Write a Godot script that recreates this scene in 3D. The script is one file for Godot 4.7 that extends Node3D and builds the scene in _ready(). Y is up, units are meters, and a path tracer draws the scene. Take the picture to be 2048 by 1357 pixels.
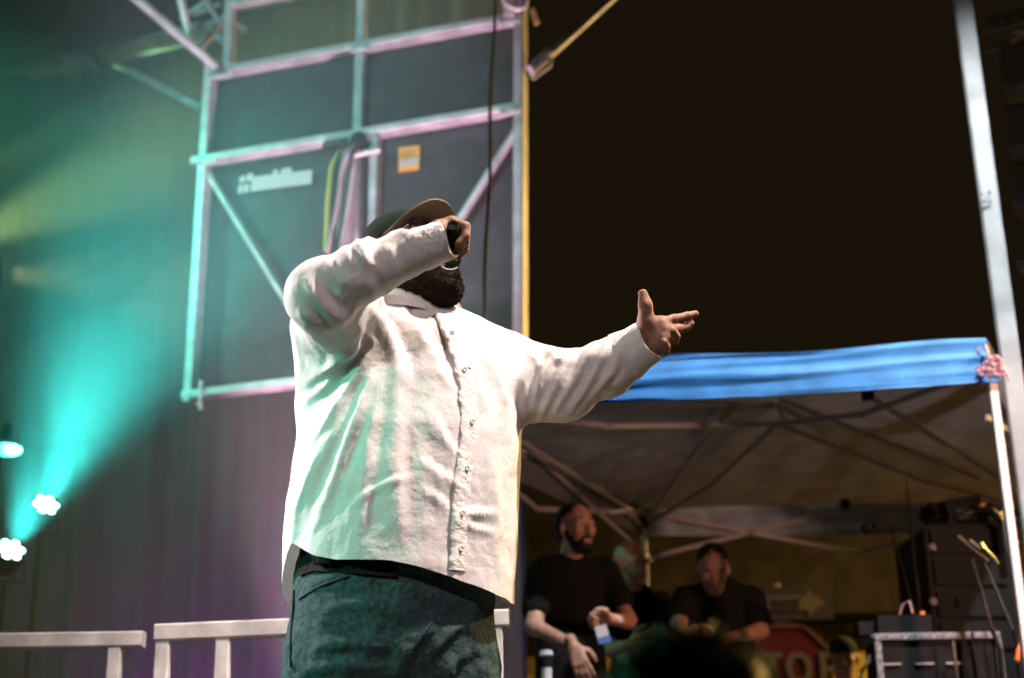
extends Node3D

const DECK := 1.3            # height of the stage floor above the street
var M := {}                  # materials by name
var taken := {}              # names already used at top level

func _ready() -> void:
	# ---------------------------------------------------------------- camera, sky, exposure
	var cam := Camera3D.new()
	cam.name = "camera"
	var lens := CameraAttributesPhysical.new()
	lens.frustum_focal_length = 51.3
	lens.frustum_focus_distance = 3.6
	lens.exposure_aperture = 2.5
	lens.frustum_near = 0.1
	lens.frustum_far = 400.0
	cam.attributes = lens
	cam.fov = 26.3316
	cam.near = 0.1
	cam.far = 400.0
	add_child(cam)
	cam.position = Vector3(0, 1.7, 0)
	cam.rotation_degrees = Vector3(18.9, 0, -0.94)
	cam.current = true

	var e := Environment.new()
	e.background_mode = Environment.BG_SKY
	var sky := Sky.new()
	var sm := ProceduralSkyMaterial.new()
	sm.sky_top_color = lin(0.0092, 0.0058, 0.0028)
	sm.sky_horizon_color = lin(0.0100, 0.0064, 0.0028)
	sm.ground_bottom_color = lin(0.003, 0.002, 0.0015)
	sm.ground_horizon_color = lin(0.006, 0.004, 0.002)
	sm.sky_curve = 0.3
	sky.sky_material = sm
	e.sky = sky
	e.tonemap_mode = Environment.TONE_MAPPER_LINEAR
	e.tonemap_exposure = 1.0
	e.sdfgi_enabled = true
	e.ssao_enabled = true
	e.ssil_enabled = true
	e.volumetric_fog_enabled = true
	e.volumetric_fog_density = 0.0
	var we := WorldEnvironment.new()
	we.name = "environment"
	we.environment = e
	add_child(we)

	make_materials()
	stage_lights()
	setting()
	stage_metalwork()
	performer()
	tent()
	crew()
	equipment()


# ==================================================================== colours and materials
func lin(r: float, g: float, b: float) -> Color:
	return Color(r, g, b).linear_to_srgb()


func noise_image(freq: float, octaves: int, size: int, s: int, lo: float, hi: float, kind := FastNoiseLite.TYPE_SIMPLEX, fractal := FastNoiseLite.FRACTAL_FBM) -> ImageTexture:
	var n := FastNoiseLite.new()
	n.seed = s
	n.noise_type = kind
	n.frequency = freq
	n.fractal_type = fractal
	n.fractal_octaves = octaves
	var im := n.get_seamless_image(size, size)
	im.convert(Image.FORMAT_RGB8)
	for y in size:
		for x in size:
			var v := lerpf(lo, hi, im.get_pixel(x, y).r)
			im.set_pixel(x, y, Color(v, v, v))
	return ImageTexture.create_from_image(im)


func mat(called: String, c: Color, rough := 0.6, metal := 0.0) -> StandardMaterial3D:
	var m := StandardMaterial3D.new()
	m.resource_name = called
	m.albedo_color = c
	m.roughness = rough
	m.metallic = metal
	M[called] = m
	return m


func textured(m: StandardMaterial3D, tex: Texture2D, scale: float, bump: Texture2D = null, bump_cm := 0.0, world := false) -> void:
	if tex:
		m.albedo_texture = tex
	if bump:
		m.heightmap_enabled = true
		m.heightmap_texture = bump
		m.heightmap_scale = bump_cm
	m.uv1_triplanar = true
	m.uv1_world_triplanar = world
	m.uv1_scale = Vector3.ONE * scale


func glow(called: String, c: Color, energy: float) -> StandardMaterial3D:
	var m := mat(called, Color(0.9, 0.9, 0.9), 0.3)
	m.emission_enabled = true
	m.emission = c
	m.emission_energy_multiplier = energy
	return m


func make_materials() -> void:
	var cloud := noise_image(0.012, 5, 256, 3, 0.72, 1.0)
	var blotch := noise_image(0.02, 4, 256, 9, 0.45, 1.0)
	var fine := noise_image(0.12, 3, 256, 5, 0.0, 1.0)
	var crumple := noise_image(0.010, 5, 512, 21, 0.0, 1.0)
	var weave := noise_image(0.3, 2, 256, 8, 0.82, 1.0)
	var fade := noise_image(0.05, 5, 256, 14, 0.6, 1.0)

	textured(mat("asphalt", lin(0.05, 0.05, 0.05), 0.9), cloud, 0.5, fine, 0.4, true)
	textured(mat("deck", lin(0.03, 0.03, 0.03), 0.55), cloud, 0.6, fine, 0.1, true)
	textured(mat("curtain", lin(0.032, 0.030, 0.034), 0.95), cloud, 0.7, fine, 0.1, true)
	textured(mat("aluminium", lin(0.62, 0.62, 0.63), 0.42, 0.35), cloud, 1.3, fine, 0.02)
	textured(mat("white_steel", lin(0.72, 0.70, 0.69), 0.45), cloud, 1.7, fine, 0.03)
	textured(mat("pole_paint", lin(0.42, 0.44, 0.43), 0.6), cloud, 0.9, fine, 0.03)
	textured(mat("dark_panel", lin(0.030, 0.026, 0.046), 0.6), blotch, 0.9, fine, 0.04)
	textured(mat("black_metal", lin(0.014, 0.014, 0.015), 0.6), cloud, 2.0, fine, 0.03)
	mat("black_plastic", lin(0.010, 0.010, 0.010), 0.6)
	mat("rubber", lin(0.012, 0.012, 0.012), 0.7)
	mat("chrome", lin(0.6, 0.6, 0.6), 0.15, 1.0)
	mat("pale_print", lin(0.40, 0.40, 0.40), 0.6)
	mat("dark_print", lin(0.05, 0.04, 0.06), 0.7)
	mat("orange_print", lin(0.75, 0.33, 0.05), 0.55)
	mat("grey_print", lin(0.42, 0.40, 0.45), 0.55)
	mat("rope_brown", lin(0.10, 0.07, 0.04), 0.9)
	mat("cable_yellow", lin(0.42, 0.38, 0.08), 0.5)
	mat("cable_pink", lin(0.45, 0.25, 0.30), 0.5)
	mat("cable_black", lin(0.012, 0.012, 0.014), 0.5)
	mat("strap", lin(0.45, 0.32, 0.10), 0.8)
	# clothes and skin
	var shirt := mat("shirt", lin(0.84, 0.81, 0.79), 0.85)
	textured(shirt, weave, 2.2, crumple, 0.34)
	shirt.backlight_enabled = true
	shirt.backlight = lin(0.22, 0.21, 0.20)
	var trim := mat("shirt_trim", lin(0.80, 0.77, 0.74), 0.85)
	textured(trim, weave, 6.0, crumple, 0.4)
	textured(mat("denim", lin(0.062, 0.108, 0.112), 0.95), fade, 3.5, crumple, 0.5)
	textured(mat("denim_seam", lin(0.05, 0.07, 0.09), 0.9), fade, 6.0, fine, 0.1)
	textured(mat("skin_dark", lin(0.30, 0.14, 0.085), 0.68), cloud, 9.0, fine, 0.03)
	textured(mat("skin_light", lin(0.50, 0.25, 0.16), 0.55), cloud, 9.0, fine, 0.03)
	textured(mat("skin_tan", lin(0.42, 0.21, 0.13), 0.55), cloud, 9.0, fine, 0.03)
	mat("hair_black", lin(0.016, 0.013, 0.010), 0.45)
	mat("beard_hair", lin(0.022, 0.014, 0.009), 0.8)
	textured(mat("black_cloth", lin(0.011, 0.011, 0.010), 0.9), weave, 8.0, crumple, 0.5)
	textured(mat("cap_green", lin(0.013, 0.030, 0.020), 0.9), weave, 12.0, fine, 0.05)
	textured(mat("cap_brim", lin(0.17, 0.14, 0.095), 0.85), weave, 12.0, fine, 0.05)
	mat("brass_button", lin(0.45, 0.36, 0.12), 0.4)
	mat("pearl_button", lin(0.7, 0.68, 0.62), 0.35)
	mat("lens_glass", lin(0.25, 0.16, 0.2), 0.08, 0.9)
	# tent and street
	textured(mat("tent_blue", lin(0.05, 0.29, 0.70), 0.6), cloud, 1.2, fine, 0.06)
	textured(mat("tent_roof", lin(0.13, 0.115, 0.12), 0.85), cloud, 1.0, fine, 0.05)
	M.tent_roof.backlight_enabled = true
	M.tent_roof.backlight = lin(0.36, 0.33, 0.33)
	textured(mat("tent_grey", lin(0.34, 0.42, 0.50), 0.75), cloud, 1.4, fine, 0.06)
	mat("tent_steel", lin(0.70, 0.68, 0.66), 0.45)
	mat("tent_bar", lin(0.30, 0.28, 0.28), 0.5, 0.3)
	textured(mat("wall_yellow", lin(0.36, 0.27, 0.07), 0.9), blotch, 0.35, fine, 0.2, true)
	textured(mat("roof_dark", lin(0.03, 0.025, 0.02), 0.9), cloud, 0.5)
	mat("sign_black", lin(0.02, 0.022, 0.02), 0.5)
	mat("sign_white", lin(0.10, 0.085, 0.045), 0.6)
	mat("sign_red", lin(0.09, 0.014, 0.010), 0.6)
	mat("galvanised", lin(0.3, 0.3, 0.3), 0.5, 0.5)
	textured(mat("speaker_grille", lin(0.13, 0.12, 0.13), 0.7), weave, 14.0, fine, 0.1)
	for dull in ["black_plastic", "black_metal", "rubber", "hair_black", "beard_hair", "black_cloth", "denim", "denim_seam", "cap_green", "cap_brim", "curtain", "sign_red", "roof_dark"]:
		M[dull].metallic_specular = 0.2
	mat("eye_white", lin(0.45, 0.40, 0.36), 0.3)
	mat("lip", lin(0.36, 0.12, 0.09), 0.5)
	mat("lamp_shell", lin(0.10, 0.10, 0.10), 0.5)
	mat("card_white", lin(0.42, 0.38, 0.40), 0.5)
	mat("card_blue", lin(0.06, 0.12, 0.32), 0.5)
	mat("orange_plastic", lin(0.7, 0.16, 0.03), 0.5)
	textured(mat("case_edge", lin(0.34, 0.33, 0.36), 0.6, 0.2), blotch, 8.0, fine, 0.05)


# ==================================================================== mesh building
class Buf:
	var v := PackedVector3Array()
	var n := PackedVector3Array()
	var i := PackedInt32Array()

	func tri(a: Vector3, b: Vector3, c: Vector3) -> void:
		var m := (b - a).cross(c - a).normalized()
		var s := v.size()
		v.append(a); v.append(b); v.append(c)
		n.append(m); n.append(m); n.append(m)
		i.append(s); i.append(s + 2); i.append(s + 1)

	func quad(a: Vector3, b: Vector3, c: Vector3, d: Vector3) -> void:
		var m := (c - a).cross(d - b).normalized()
		var s := v.size()
		v.append(a); v.append(b); v.append(c); v.append(d)
		for k in 4:
			n.append(m)
		for k in [0, 2, 1, 0, 3, 2]:
			i.append(s + k)

	func fan(ring: PackedVector3Array) -> void:
		for k in range(1, ring.size() - 1):
			tri(ring[0], ring[k], ring[k + 1])

	# a bar with chamfered edges; w across, h along the direction nearest to up
	func bar(a: Vector3, b: Vector3, w: float, h: float, up := Vector3.UP, ch := 0.12) -> void:
		var d := (b - a).normalized()
		var x := d.cross(up).normalized()
		var y := x.cross(d).normalized()
		var c: float = minf(w, h) * ch
		var p := [Vector2(-w / 2 + c, -h / 2), Vector2(w / 2 - c, -h / 2), Vector2(w / 2, -h / 2 + c), Vector2(w / 2, h / 2 - c), Vector2(w / 2 - c, h / 2), Vector2(-w / 2 + c, h / 2), Vector2(-w / 2, h / 2 - c), Vector2(-w / 2, -h / 2 + c)]
		var ra := PackedVector3Array()
		var rb := PackedVector3Array()
		for q in p:
			ra.append(a + x * q.x + y * q.y)
			rb.append(b + x * q.x + y * q.y)
		for k in 8:
			var l := (k + 1) % 8
			quad(ra[l], ra[k], rb[k], rb[l])
		fan(ra)
		rb.reverse()
		fan(rb)

	func box(c: Vector3, s: Vector3, bs := Basis(), ch := 0.06) -> void:
		# long axis decides the bar direction
		bar(c - bs.z * s.z / 2, c + bs.z * s.z / 2, s.x, s.y, bs.y, ch)

	func tube(p: PackedVector3Array, r: PackedFloat32Array, sides := 10, caps := true, squash := 1.0, sq_dir := Vector3.UP) -> void:
		var s := v.size()
		var m := p.size()
		var prev := Vector3.ZERO
		for k in m:
			var d := (p[mini(k + 1, m - 1)] - p[maxi(k - 1, 0)]).normalized()
			var x := prev
			if k == 0:
				x = d.cross(sq_dir)
				if x.length() < 0.05:
					x = d.cross(Vector3.RIGHT)
			x = (x - d * x.dot(d)).normalized()
			prev = x
			var y := d.cross(x)
			for q in sides:
				var t := TAU * q / sides
				var o := x * cos(t) + y * sin(t) * squash
				v.append(p[k] + o * r[k])
				n.append((x * cos(t) + y * sin(t) / squash).normalized())
		for k in m - 1:
			for q in sides:
				var a := s + k * sides + q
				var b := s + k * sides + (q + 1) % sides
				for z in [a, b + sides, b, a, a + sides, b + sides]:
					i.append(z)
		if caps:
			var ra := PackedVector3Array()
			var rb := PackedVector3Array()
			for q in sides:
				rb.append(v[s + (m - 1) * sides + q])
				ra.append(v[s + sides - 1 - q])
			fan(ra)
			fan(rb)

	func rod(a: Vector3, b: Vector3, r: float, sides := 10) -> void:
		tube(PackedVector3Array([a, b]), PackedFloat32Array([r, r]), sides)

	# profile: (radius, height along axis) pairs
	func lathe(at: Vector3, axis: Vector3, prof: Array, sides := 20) -> void:
		var z := axis.normalized()
		var x := z.cross(Vector3.UP)
		if x.length() < 0.05:
			x = z.cross(Vector3.RIGHT)
		x = x.normalized()
		var y := z.cross(x)
		for k in prof.size() - 1:
			var p: Vector2 = prof[k]
			var q: Vector2 = prof[k + 1]
			var sl := Vector2(q.y - p.y, p.x - q.x).normalized()
			var s := v.size()
			for w in sides + 1:
				var t := TAU * w / sides
				var o := x * cos(t) + y * sin(t)
				v.append(at + o * p.x + z * p.y)
				v.append(at + o * q.x + z * q.y)
				var nn := (o * sl.x + z * sl.y).normalized()
				n.append(nn)
				n.append(nn)
			for w in sides:
				var a := s + w * 2
				for e in [a, a + 1, a + 3, a, a + 3, a + 2]:
					i.append(e)

	# a smooth sheet from rows of points
	func sheet(rows: Array, closed := false) -> void:
		var s := v.size()
		var h := rows.size()
		var w: int = rows[0].size()
		for r in rows:
			for p in r:
				v.append(p)
				n.append(Vector3.ZERO)
		for a in h - 1:
			for b in (w if closed else w - 1):
				var c := (b + 1) % w
				var k0 := s + a * w + b
				var k1 := s + a * w + c
				var k2 := s + (a + 1) * w + c
				var k3 := s + (a + 1) * w + b
				var m := (v[k2] - v[k0]).cross(v[k3] - v[k1])
				for k in [k0, k1, k2, k3]:
					n[k] += m
				for k in [k0, k2, k1, k0, k3, k2]:
					i.append(k)
		for k in range(s, v.size()):
			n[k] = n[k].normalized()

	# a sheet with thickness
	func slab_sheet(rows: Array, offset: Vector3) -> void:
		sheet(rows)
		var back := []
		for r in rows:
			var q := PackedVector3Array()
			for p in r:
				q.append(p + offset)
			q.reverse()
			back.append(q)
		sheet(back)
		var h := rows.size()
		var w: int = rows[0].size()
		for a in h - 1:
			quad(rows[a][0], rows[a + 1][0], rows[a + 1][0] + offset, rows[a][0] + offset)
			quad(rows[a][w - 1] + offset, rows[a + 1][w - 1] + offset, rows[a + 1][w - 1], rows[a][w - 1])
		for b in w - 1:
			quad(rows[0][b] + offset, rows[0][b + 1] + offset, rows[0][b + 1], rows[0][b])
			quad(rows[h - 1][b], rows[h - 1][b + 1], rows[h - 1][b + 1] + offset, rows[h - 1][b] + offset)

	# add an indexed mesh whose triangles run counter-clockwise, with smooth normals
	func add_smooth(pv: PackedVector3Array, pi: PackedInt32Array) -> void:
		var s := v.size()
		var nn := PackedVector3Array()
		nn.resize(pv.size())
		for t in range(0, pi.size(), 3):
			var a := pi[t]
			var b := pi[t + 1]
			var c := pi[t + 2]
			var m := (pv[b] - pv[a]).cross(pv[c] - pv[a])
			nn[a] += m
			nn[b] += m
			nn[c] += m
			i.append(s + a)
			i.append(s + c)
			i.append(s + b)
		for k in nn.size():
			nn[k] = nn[k].normalized()
		v.append_array(pv)
		n.append_array(nn)

	func mesh() -> ArrayMesh:
		var arr := []
		arr.resize(Mesh.ARRAY_MAX)
		arr[Mesh.ARRAY_VERTEX] = v
		arr[Mesh.ARRAY_NORMAL] = n
		arr[Mesh.ARRAY_INDEX] = i
		var m := ArrayMesh.new()
		m.add_surface_from_arrays(Mesh.PRIMITIVE_TRIANGLES, arr)
		return m


func numbered(called: String) -> String:
	if not taken.has(called):
		taken[called] = 0
		return called
	taken[called] += 1
	return "%s_%03d" % [called, taken[called]]


func part(b: Buf, called: String, m: Material, parent: Node) -> MeshInstance3D:
	var o := MeshInstance3D.new()
	o.name = called
	o.mesh = b.mesh()
	o.material_override = null
	o.mesh.surface_set_material(0, m)
	parent.add_child(o, true)
	if parent is Node3D and parent != self:
		# meshes are written in world places; the thing's node stands at its base
		var up: Node = parent
		var off := Vector3.ZERO
		while up != self:
			off += up.position
			up = up.get_parent()
		o.position = -off
	return o


func thing(called: String, at: Vector3, label: String, category: String, group := "") -> Node3D:
	var o := Node3D.new()
	o.name = numbered(called)
	add_child(o)
	o.position = at
	tag(o, label, category, group)
	return o


func single(b: Buf, called: String, m: Material, label: String, category: String, group := "") -> MeshInstance3D:
	var o := part(b, numbered(called), m, self)
	tag(o, label, category, group)
	return o


func tag(o: Node, label: String, category: String, group := "") -> void:
	o.set_meta("label", label)
	o.set_meta("category", category)
	if group:
		o.set_meta("group", group)


func structure(b: Buf, called: String, m: Material) -> MeshInstance3D:
	var o := part(b, numbered(called), m, self)
	o.set_meta("kind", "structure")
	return o


# ==================================================================== rounded bodies: a distance field meshed as surface nets
class Field:
	var kind := PackedInt32Array()
	var a := PackedVector3Array()
	var b := PackedVector3Array()
	var ra := PackedFloat32Array()
	var rb := PackedFloat32Array()
	var sm := PackedFloat32Array()
	var inv: Array[Basis] = []
	var table: Array = []
	var lo := Vector3.INF
	var hi := -Vector3.INF

	func grow(p: Vector3, r: float) -> void:
		lo = lo.min(p - Vector3.ONE * r)
		hi = hi.max(p + Vector3.ONE * r)

	func add(k: int, p: Vector3, q: Vector3, r: float, s: float, w: float, bs := Basis()) -> void:
		kind.append(k); a.append(p); b.append(q); ra.append(r); rb.append(s); sm.append(w); inv.append(bs)

	func cone(p: Vector3, q: Vector3, r: float, s: float, w := 0.02) -> void:
		add(0, p, q, r, s, w)
		grow(p, r)
		grow(q, s)

	func chain(pts: Array, radii: Array, w := 0.008) -> void:
		for k in pts.size() - 1:
			cone(pts[k], pts[k + 1], radii[k], radii[k + 1], w)

	func ell(c: Vector3, bs: Basis, r: Vector3, w := 0.02) -> void:
		add(1, c, r, 0, 0, w, bs.transposed())
		grow(c, maxf(r.x, maxf(r.y, r.z)))

	func stack(rows: Array, w := 0.04) -> void:   # rows from the top: y, centre x, centre z, radius x, radius z
		table = rows
		add(2, Vector3.ZERO, Vector3.ZERO, 0, 0, w)
		for r in rows:
			grow(Vector3(r[1], r[0], r[2]), maxf(r[3], r[4]))

	func d1(k: int, p: Vector3) -> float:
		match kind[k]:
			0:
				var ab := b[k] - a[k]
				var t := clampf((p - a[k]).dot(ab) / maxf(ab.length_squared(), 1e-9), 0.0, 1.0)
				return p.distance_to(a[k] + ab * t) - lerpf(ra[k], rb[k], t)
			1:
				var q := inv[k] * (p - a[k])
				var r := b[k]
				var k0 := (q / r).length()
				var k1 := (q / (r * r)).length()
				return k0 * (k0 - 1.0) / maxf(k1, 1e-6)
			_:
				var n := table.size() - 1
				var y := p.y
				var j := 0
				while j < n - 1 and table[j + 1][0] > y:
					j += 1
				var t: float = clampf((table[j][0] - y) / (table[j][0] - table[j + 1][0]), 0.0, 1.0)
				var u: Array = table[j]
				var w: Array = table[j + 1]
				var rx := lerpf(u[3], w[3], t)
				var rz := lerpf(u[4], w[4], t)
				var dx: float = (p.x - lerpf(u[1], w[1], t)) / rx
				var dz: float = (p.z - lerpf(u[2], w[2], t)) / rz
				var d := (sqrt(dx * dx + dz * dz) - 1.0) * minf(rx, rz)
				var over := maxf(y - float(table[0][0]), float(table[n][0]) - y)
				if over > 0.0:
					d = sqrt(d * d + over * over) if d > 0.0 else over
				return d

	func at(p: Vector3, list: PackedInt32Array) -> float:
		var d := 1e3
		for k in list:
			var e := d1(k, p)
			var w := sm[k]
			if w < 0.0:   # a hollow
				var g := maxf(-w - absf(d + e), 0.0) / -w
				d = maxf(d, -e) + g * g * -w * 0.25
				continue
			var h := maxf(w - absf(d - e), 0.0) / w
			d = minf(d, e) - h * h * w * 0.25
		return d

	func all() -> PackedInt32Array:
		return PackedInt32Array(range(kind.size()))

	# [vertices, triangles counter-clockwise]
	func nets(cell: float) -> Array:
		var l := lo - Vector3.ONE * cell * 2.0
		var size := (hi - lo) / cell + Vector3.ONE * 4.0
		var B := 6
		var bx := int(ceil(size.x / B))
		var by := int(ceil(size.y / B))
		var bz := int(ceil(size.z / B))
		var nx := bx * B + 1
		var ny := by * B + 1
		var nz := bz * B + 1
		var f := PackedFloat32Array()
		f.resize(nx * ny * nz)
		f.fill(9.0)
		var half := cell * B * 0.5
		var reach := half * 1.7321 * 1.15 + cell
		var every := all()
		var blocks := PackedInt32Array()
		var kmax := 0.0
		for w in sm:
			kmax = maxf(kmax, w)
		var dist := PackedFloat32Array()
		dist.resize(every.size())
		for z in bz:
			for y in by:
				for x in bx:
					var c := l + Vector3(x * B, y * B, z * B) * cell + Vector3.ONE * half
					var least := 1e3
					for k in every:
						dist[k] = d1(k, c)
						if sm[k] > 0.0:
							least = minf(least, dist[k])
					if least > reach + kmax * 0.3:
						continue
					if least < -reach * 1.6 - kmax * 0.3:
						continue
					var list := PackedInt32Array()
					for k in every:
						if dist[k] < least + reach * 2.0 + absf(sm[k]):
							list.append(k)
					blocks.append(x); blocks.append(y); blocks.append(z)
					for k in B + 1:
						for j in B + 1:
							var row := ((z * B + k) * ny + y * B + j) * nx + x * B
							for i in B + 1:
								if f[row + i] == 9.0:
									f[row + i] = at(l + Vector3(x * B + i, y * B + j, z * B + k) * cell, list)
		var ids := PackedInt32Array()
		ids.resize(nx * ny * nz)
		ids.fill(-1)
		var pv := PackedVector3Array()
		var sxy := nx * ny
		var corner := PackedInt32Array([0, 1, nx, nx + 1, sxy, sxy + 1, sxy + nx, sxy + nx + 1])
		var cp := [Vector3(0, 0, 0), Vector3(1, 0, 0), Vector3(0, 1, 0), Vector3(1, 1, 0), Vector3(0, 0, 1), Vector3(1, 0, 1), Vector3(0, 1, 1), Vector3(1, 1, 1)]
		var ed := PackedInt32Array([0, 1, 2, 3, 4, 5, 6, 7, 0, 2, 1, 3, 4, 6, 5, 7, 0, 4, 1, 5, 2, 6, 3, 7])
		var cells := PackedInt32Array()
		for q in range(0, blocks.size(), 3):
			for k in B:
				for j in B:
					for i in B:
						var gx := blocks[q] * B + i
						var gy := blocks[q + 1] * B + j
						var gz := blocks[q + 2] * B + k
						var o := (gz * ny + gy) * nx + gx
						var inside := 0
						for c in corner:
							if f[o + c] < 0.0:
								inside += 1
						if inside == 0 or inside == 8:
							continue
						var s := Vector3.ZERO
						var n := 0
						for m in range(0, 24, 2):
							var f0 := f[o + corner[ed[m]]]
							var f1 := f[o + corner[ed[m + 1]]]
							if (f0 < 0.0) != (f1 < 0.0):
								s += cp[ed[m]].lerp(cp[ed[m + 1]], f0 / (f0 - f1))
								n += 1
						ids[o] = pv.size()
						pv.append(l + (Vector3(gx, gy, gz) + s / n) * cell)
						cells.append(o)
		var tri := PackedInt32Array()
		var step := PackedInt32Array([1, nx, sxy])
		for o in cells:
			var inside := f[o] < 0.0
			for ax in 3:
				if (f[o + step[ax]] < 0.0) == inside:
					continue
				var u := step[(ax + 1) % 3]
				var w := step[(ax + 2) % 3]
				if o - u - w < 0:
					continue
				var q0 := ids[o - u - w]
				var q1 := ids[o - w]
				var q2 := ids[o]
				var q3 := ids[o - u]
				if q0 < 0 or q1 < 0 or q2 < 0 or q3 < 0:
					continue
				if inside:
					tri.append_array(PackedInt32Array([q0, q1, q2, q0, q2, q3]))
				else:
					tri.append_array(PackedInt32Array([q0, q2, q1, q0, q3, q2]))
		return [pv, tri]


func smooth_normals(pv: PackedVector3Array, pi: PackedInt32Array) -> PackedVector3Array:
	var nn := PackedVector3Array()
	nn.resize(pv.size())
	for t in range(0, pi.size(), 3):
		var m := (pv[pi[t + 1]] - pv[pi[t]]).cross(pv[pi[t + 2]] - pv[pi[t]])
		nn[pi[t]] += m
		nn[pi[t + 1]] += m
		nn[pi[t + 2]] += m
	for k in nn.size():
		nn[k] = nn[k].normalized()
	return nn


# keeps what has h >= 0; h is one value per vertex
func clip(pv: PackedVector3Array, pi: PackedInt32Array, h: PackedFloat32Array) -> Array:
	var out := PackedInt32Array()
	var cut := {}
	for t in range(0, pi.size(), 3):
		var poly := []
		for e in 3:
			var p := pi[t + e]
			var q := pi[t + (e + 1) % 3]
			if h[p] >= 0.0:
				poly.append(p)
			if (h[p] >= 0.0) != (h[q] >= 0.0):
				var key := Vector2i(mini(p, q), maxi(p, q))
				if not cut.has(key):
					cut[key] = pv.size()
					pv.append(pv[p].lerp(pv[q], h[p] / (h[p] - h[q])))
				poly.append(cut[key])
		for e in range(1, poly.size() - 1):
			out.append(poly[0]); out.append(poly[e]); out.append(poly[e + 1])
	return [pv, out]


# fold heights over a front view (x to the right, y up, metres)
class Folds:
	var x0: float
	var y0: float
	var c: float
	var w: int
	var h: int
	var data := PackedFloat32Array()

	func _init(lo: Vector2, hi: Vector2, cell: float) -> void:
		x0 = lo.x
		y0 = lo.y
		c = cell
		w = int((hi.x - lo.x) / cell) + 2
		h = int((hi.y - lo.y) / cell) + 2
		data.resize(w * h)

	func ridge(line: PackedVector2Array, tall: float, wide: float) -> void:
		var total := 0.0
		for k in line.size() - 1:
			total += line[k].distance_to(line[k + 1])
		var best := {}
		var run := 0.0
		for k in line.size() - 1:
			var p := line[k]
			var q := line[k + 1]
			var len := p.distance_to(q)
			var m := wide * 2.6
			for gy in range(maxi(0, int((minf(p.y, q.y) - m - y0) / c)), mini(h - 1, int((maxf(p.y, q.y) + m - y0) / c)) + 1):
				for gx in range(maxi(0, int((minf(p.x, q.x) - m - x0) / c)), mini(w - 1, int((maxf(p.x, q.x) + m - x0) / c)) + 1):
					var s := Vector2(x0 + gx * c, y0 + gy * c)
					var t := clampf((s - p).dot(q - p) / maxf(len * len, 1e-9), 0.0, 1.0)
					var side := signf((q - p).cross(s - p))
					var d := s.distance_to(p.lerp(q, t)) * side
					var at := (run + t * len) / total
					var key := gy * w + gx
					if not best.has(key) or absf(best[key].x) > absf(d):
						best[key] = Vector2(d, at)
			run += len
		for key in best:
			var d: float = best[key].x / wide
			var env: float = pow(maxf(sin(PI * clampf(best[key].y, 0.02, 0.98)), 0.0), 0.6)
			# one flank steeper than the other, and a shallow valley beside it
			var e := d * (1.7 if d > 0.0 else 0.85)
			data[key] += tall * env * (exp(-e * e) - 0.35 * exp(-(d - 1.3) * (d - 1.3) * 2.2))

	func at(x: float, y: float) -> float:
		var fx := clampf((x - x0) / c, 0.0, w - 1.001)
		var fy := clampf((y - y0) / c, 0.0, h - 1.001)
		var ix := int(fx)
		var iy := int(fy)
		var k := iy * w + ix
		return lerpf(lerpf(data[k], data[k + 1], fx - ix), lerpf(data[k + w], data[k + w + 1], fx - ix), fy - iy)


# ==================================================================== the performer
func hand(fl: Field, wrist: Vector3, dir: Vector3, palm: Vector3, thumb_side: Vector3, curl: float, s := 1.0) -> void:
	var d := dir.normalized()
	var x := (thumb_side - d * thumb_side.dot(d)).normalized()
	var nn := (palm - d * palm.dot(d) - x * palm.dot(x)).normalized()
	for k in 4:
		var off: float = (1.5 - k) * 0.020 * s
		var kn := wrist + d * (0.092 - absf(k - 1.2) * 0.005) * s + x * off
		fl.cone(wrist + x * off * 0.5 + d * 0.01 * s, kn, 0.017 * s, 0.0125 * s, 0.014)
		var lens: Array = [[0.040, 0.025, 0.020], [0.045, 0.028, 0.021], [0.042, 0.026, 0.020], [0.033, 0.020, 0.018]][k]
		var p := kn
		var g := d + x * (1.5 - k) * 0.06
		var ang := curl * (0.75 + 0.12 * k)
		var pts := [p]
		for j in 3:
			g = g.normalized() * cos(ang) + nn * sin(ang)
			ang = curl * (1.0 + 0.08 * k)
			var t: Vector3 = (g - nn * g.dot(nn)).normalized()
			p = p + g.normalized() * float(lens[j]) * s
			pts.append(p)
			g = g.normalized()
			nn = (nn - g * nn.dot(g)).normalized()
		nn = (palm - d * palm.dot(d) - x * palm.dot(x)).normalized()
		fl.chain(pts, [0.0105 * s, 0.0098 * s, 0.009 * s, 0.0078 * s], 0.006)
	var tb := wrist + d * 0.025 * s + x * 0.022 * s + nn * 0.006 * s
	var t1 := tb + (d * 0.55 + x * 0.8 + nn * 0.25).normalized() * 0.042 * s
	var t2 := t1 + (d * 0.85 + x * 0.35 + nn * 0.3).normalized() * 0.03 * s
	var t3 := t2 + (d * 0.95 + x * 0.1 + nn * 0.3).normalized() * 0.025 * s
	fl.chain([tb, t1, t2, t3], [0.018 * s, 0.0135 * s, 0.011 * s, 0.009 * s], 0.01)


func head_frame(fwd: Vector3, up: Vector3) -> Basis:   # x to the head's left as it faces z
	var z := fwd.normalized()
	var x := up.cross(z).normalized()
	return Basis(x, z.cross(x), z)


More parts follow.
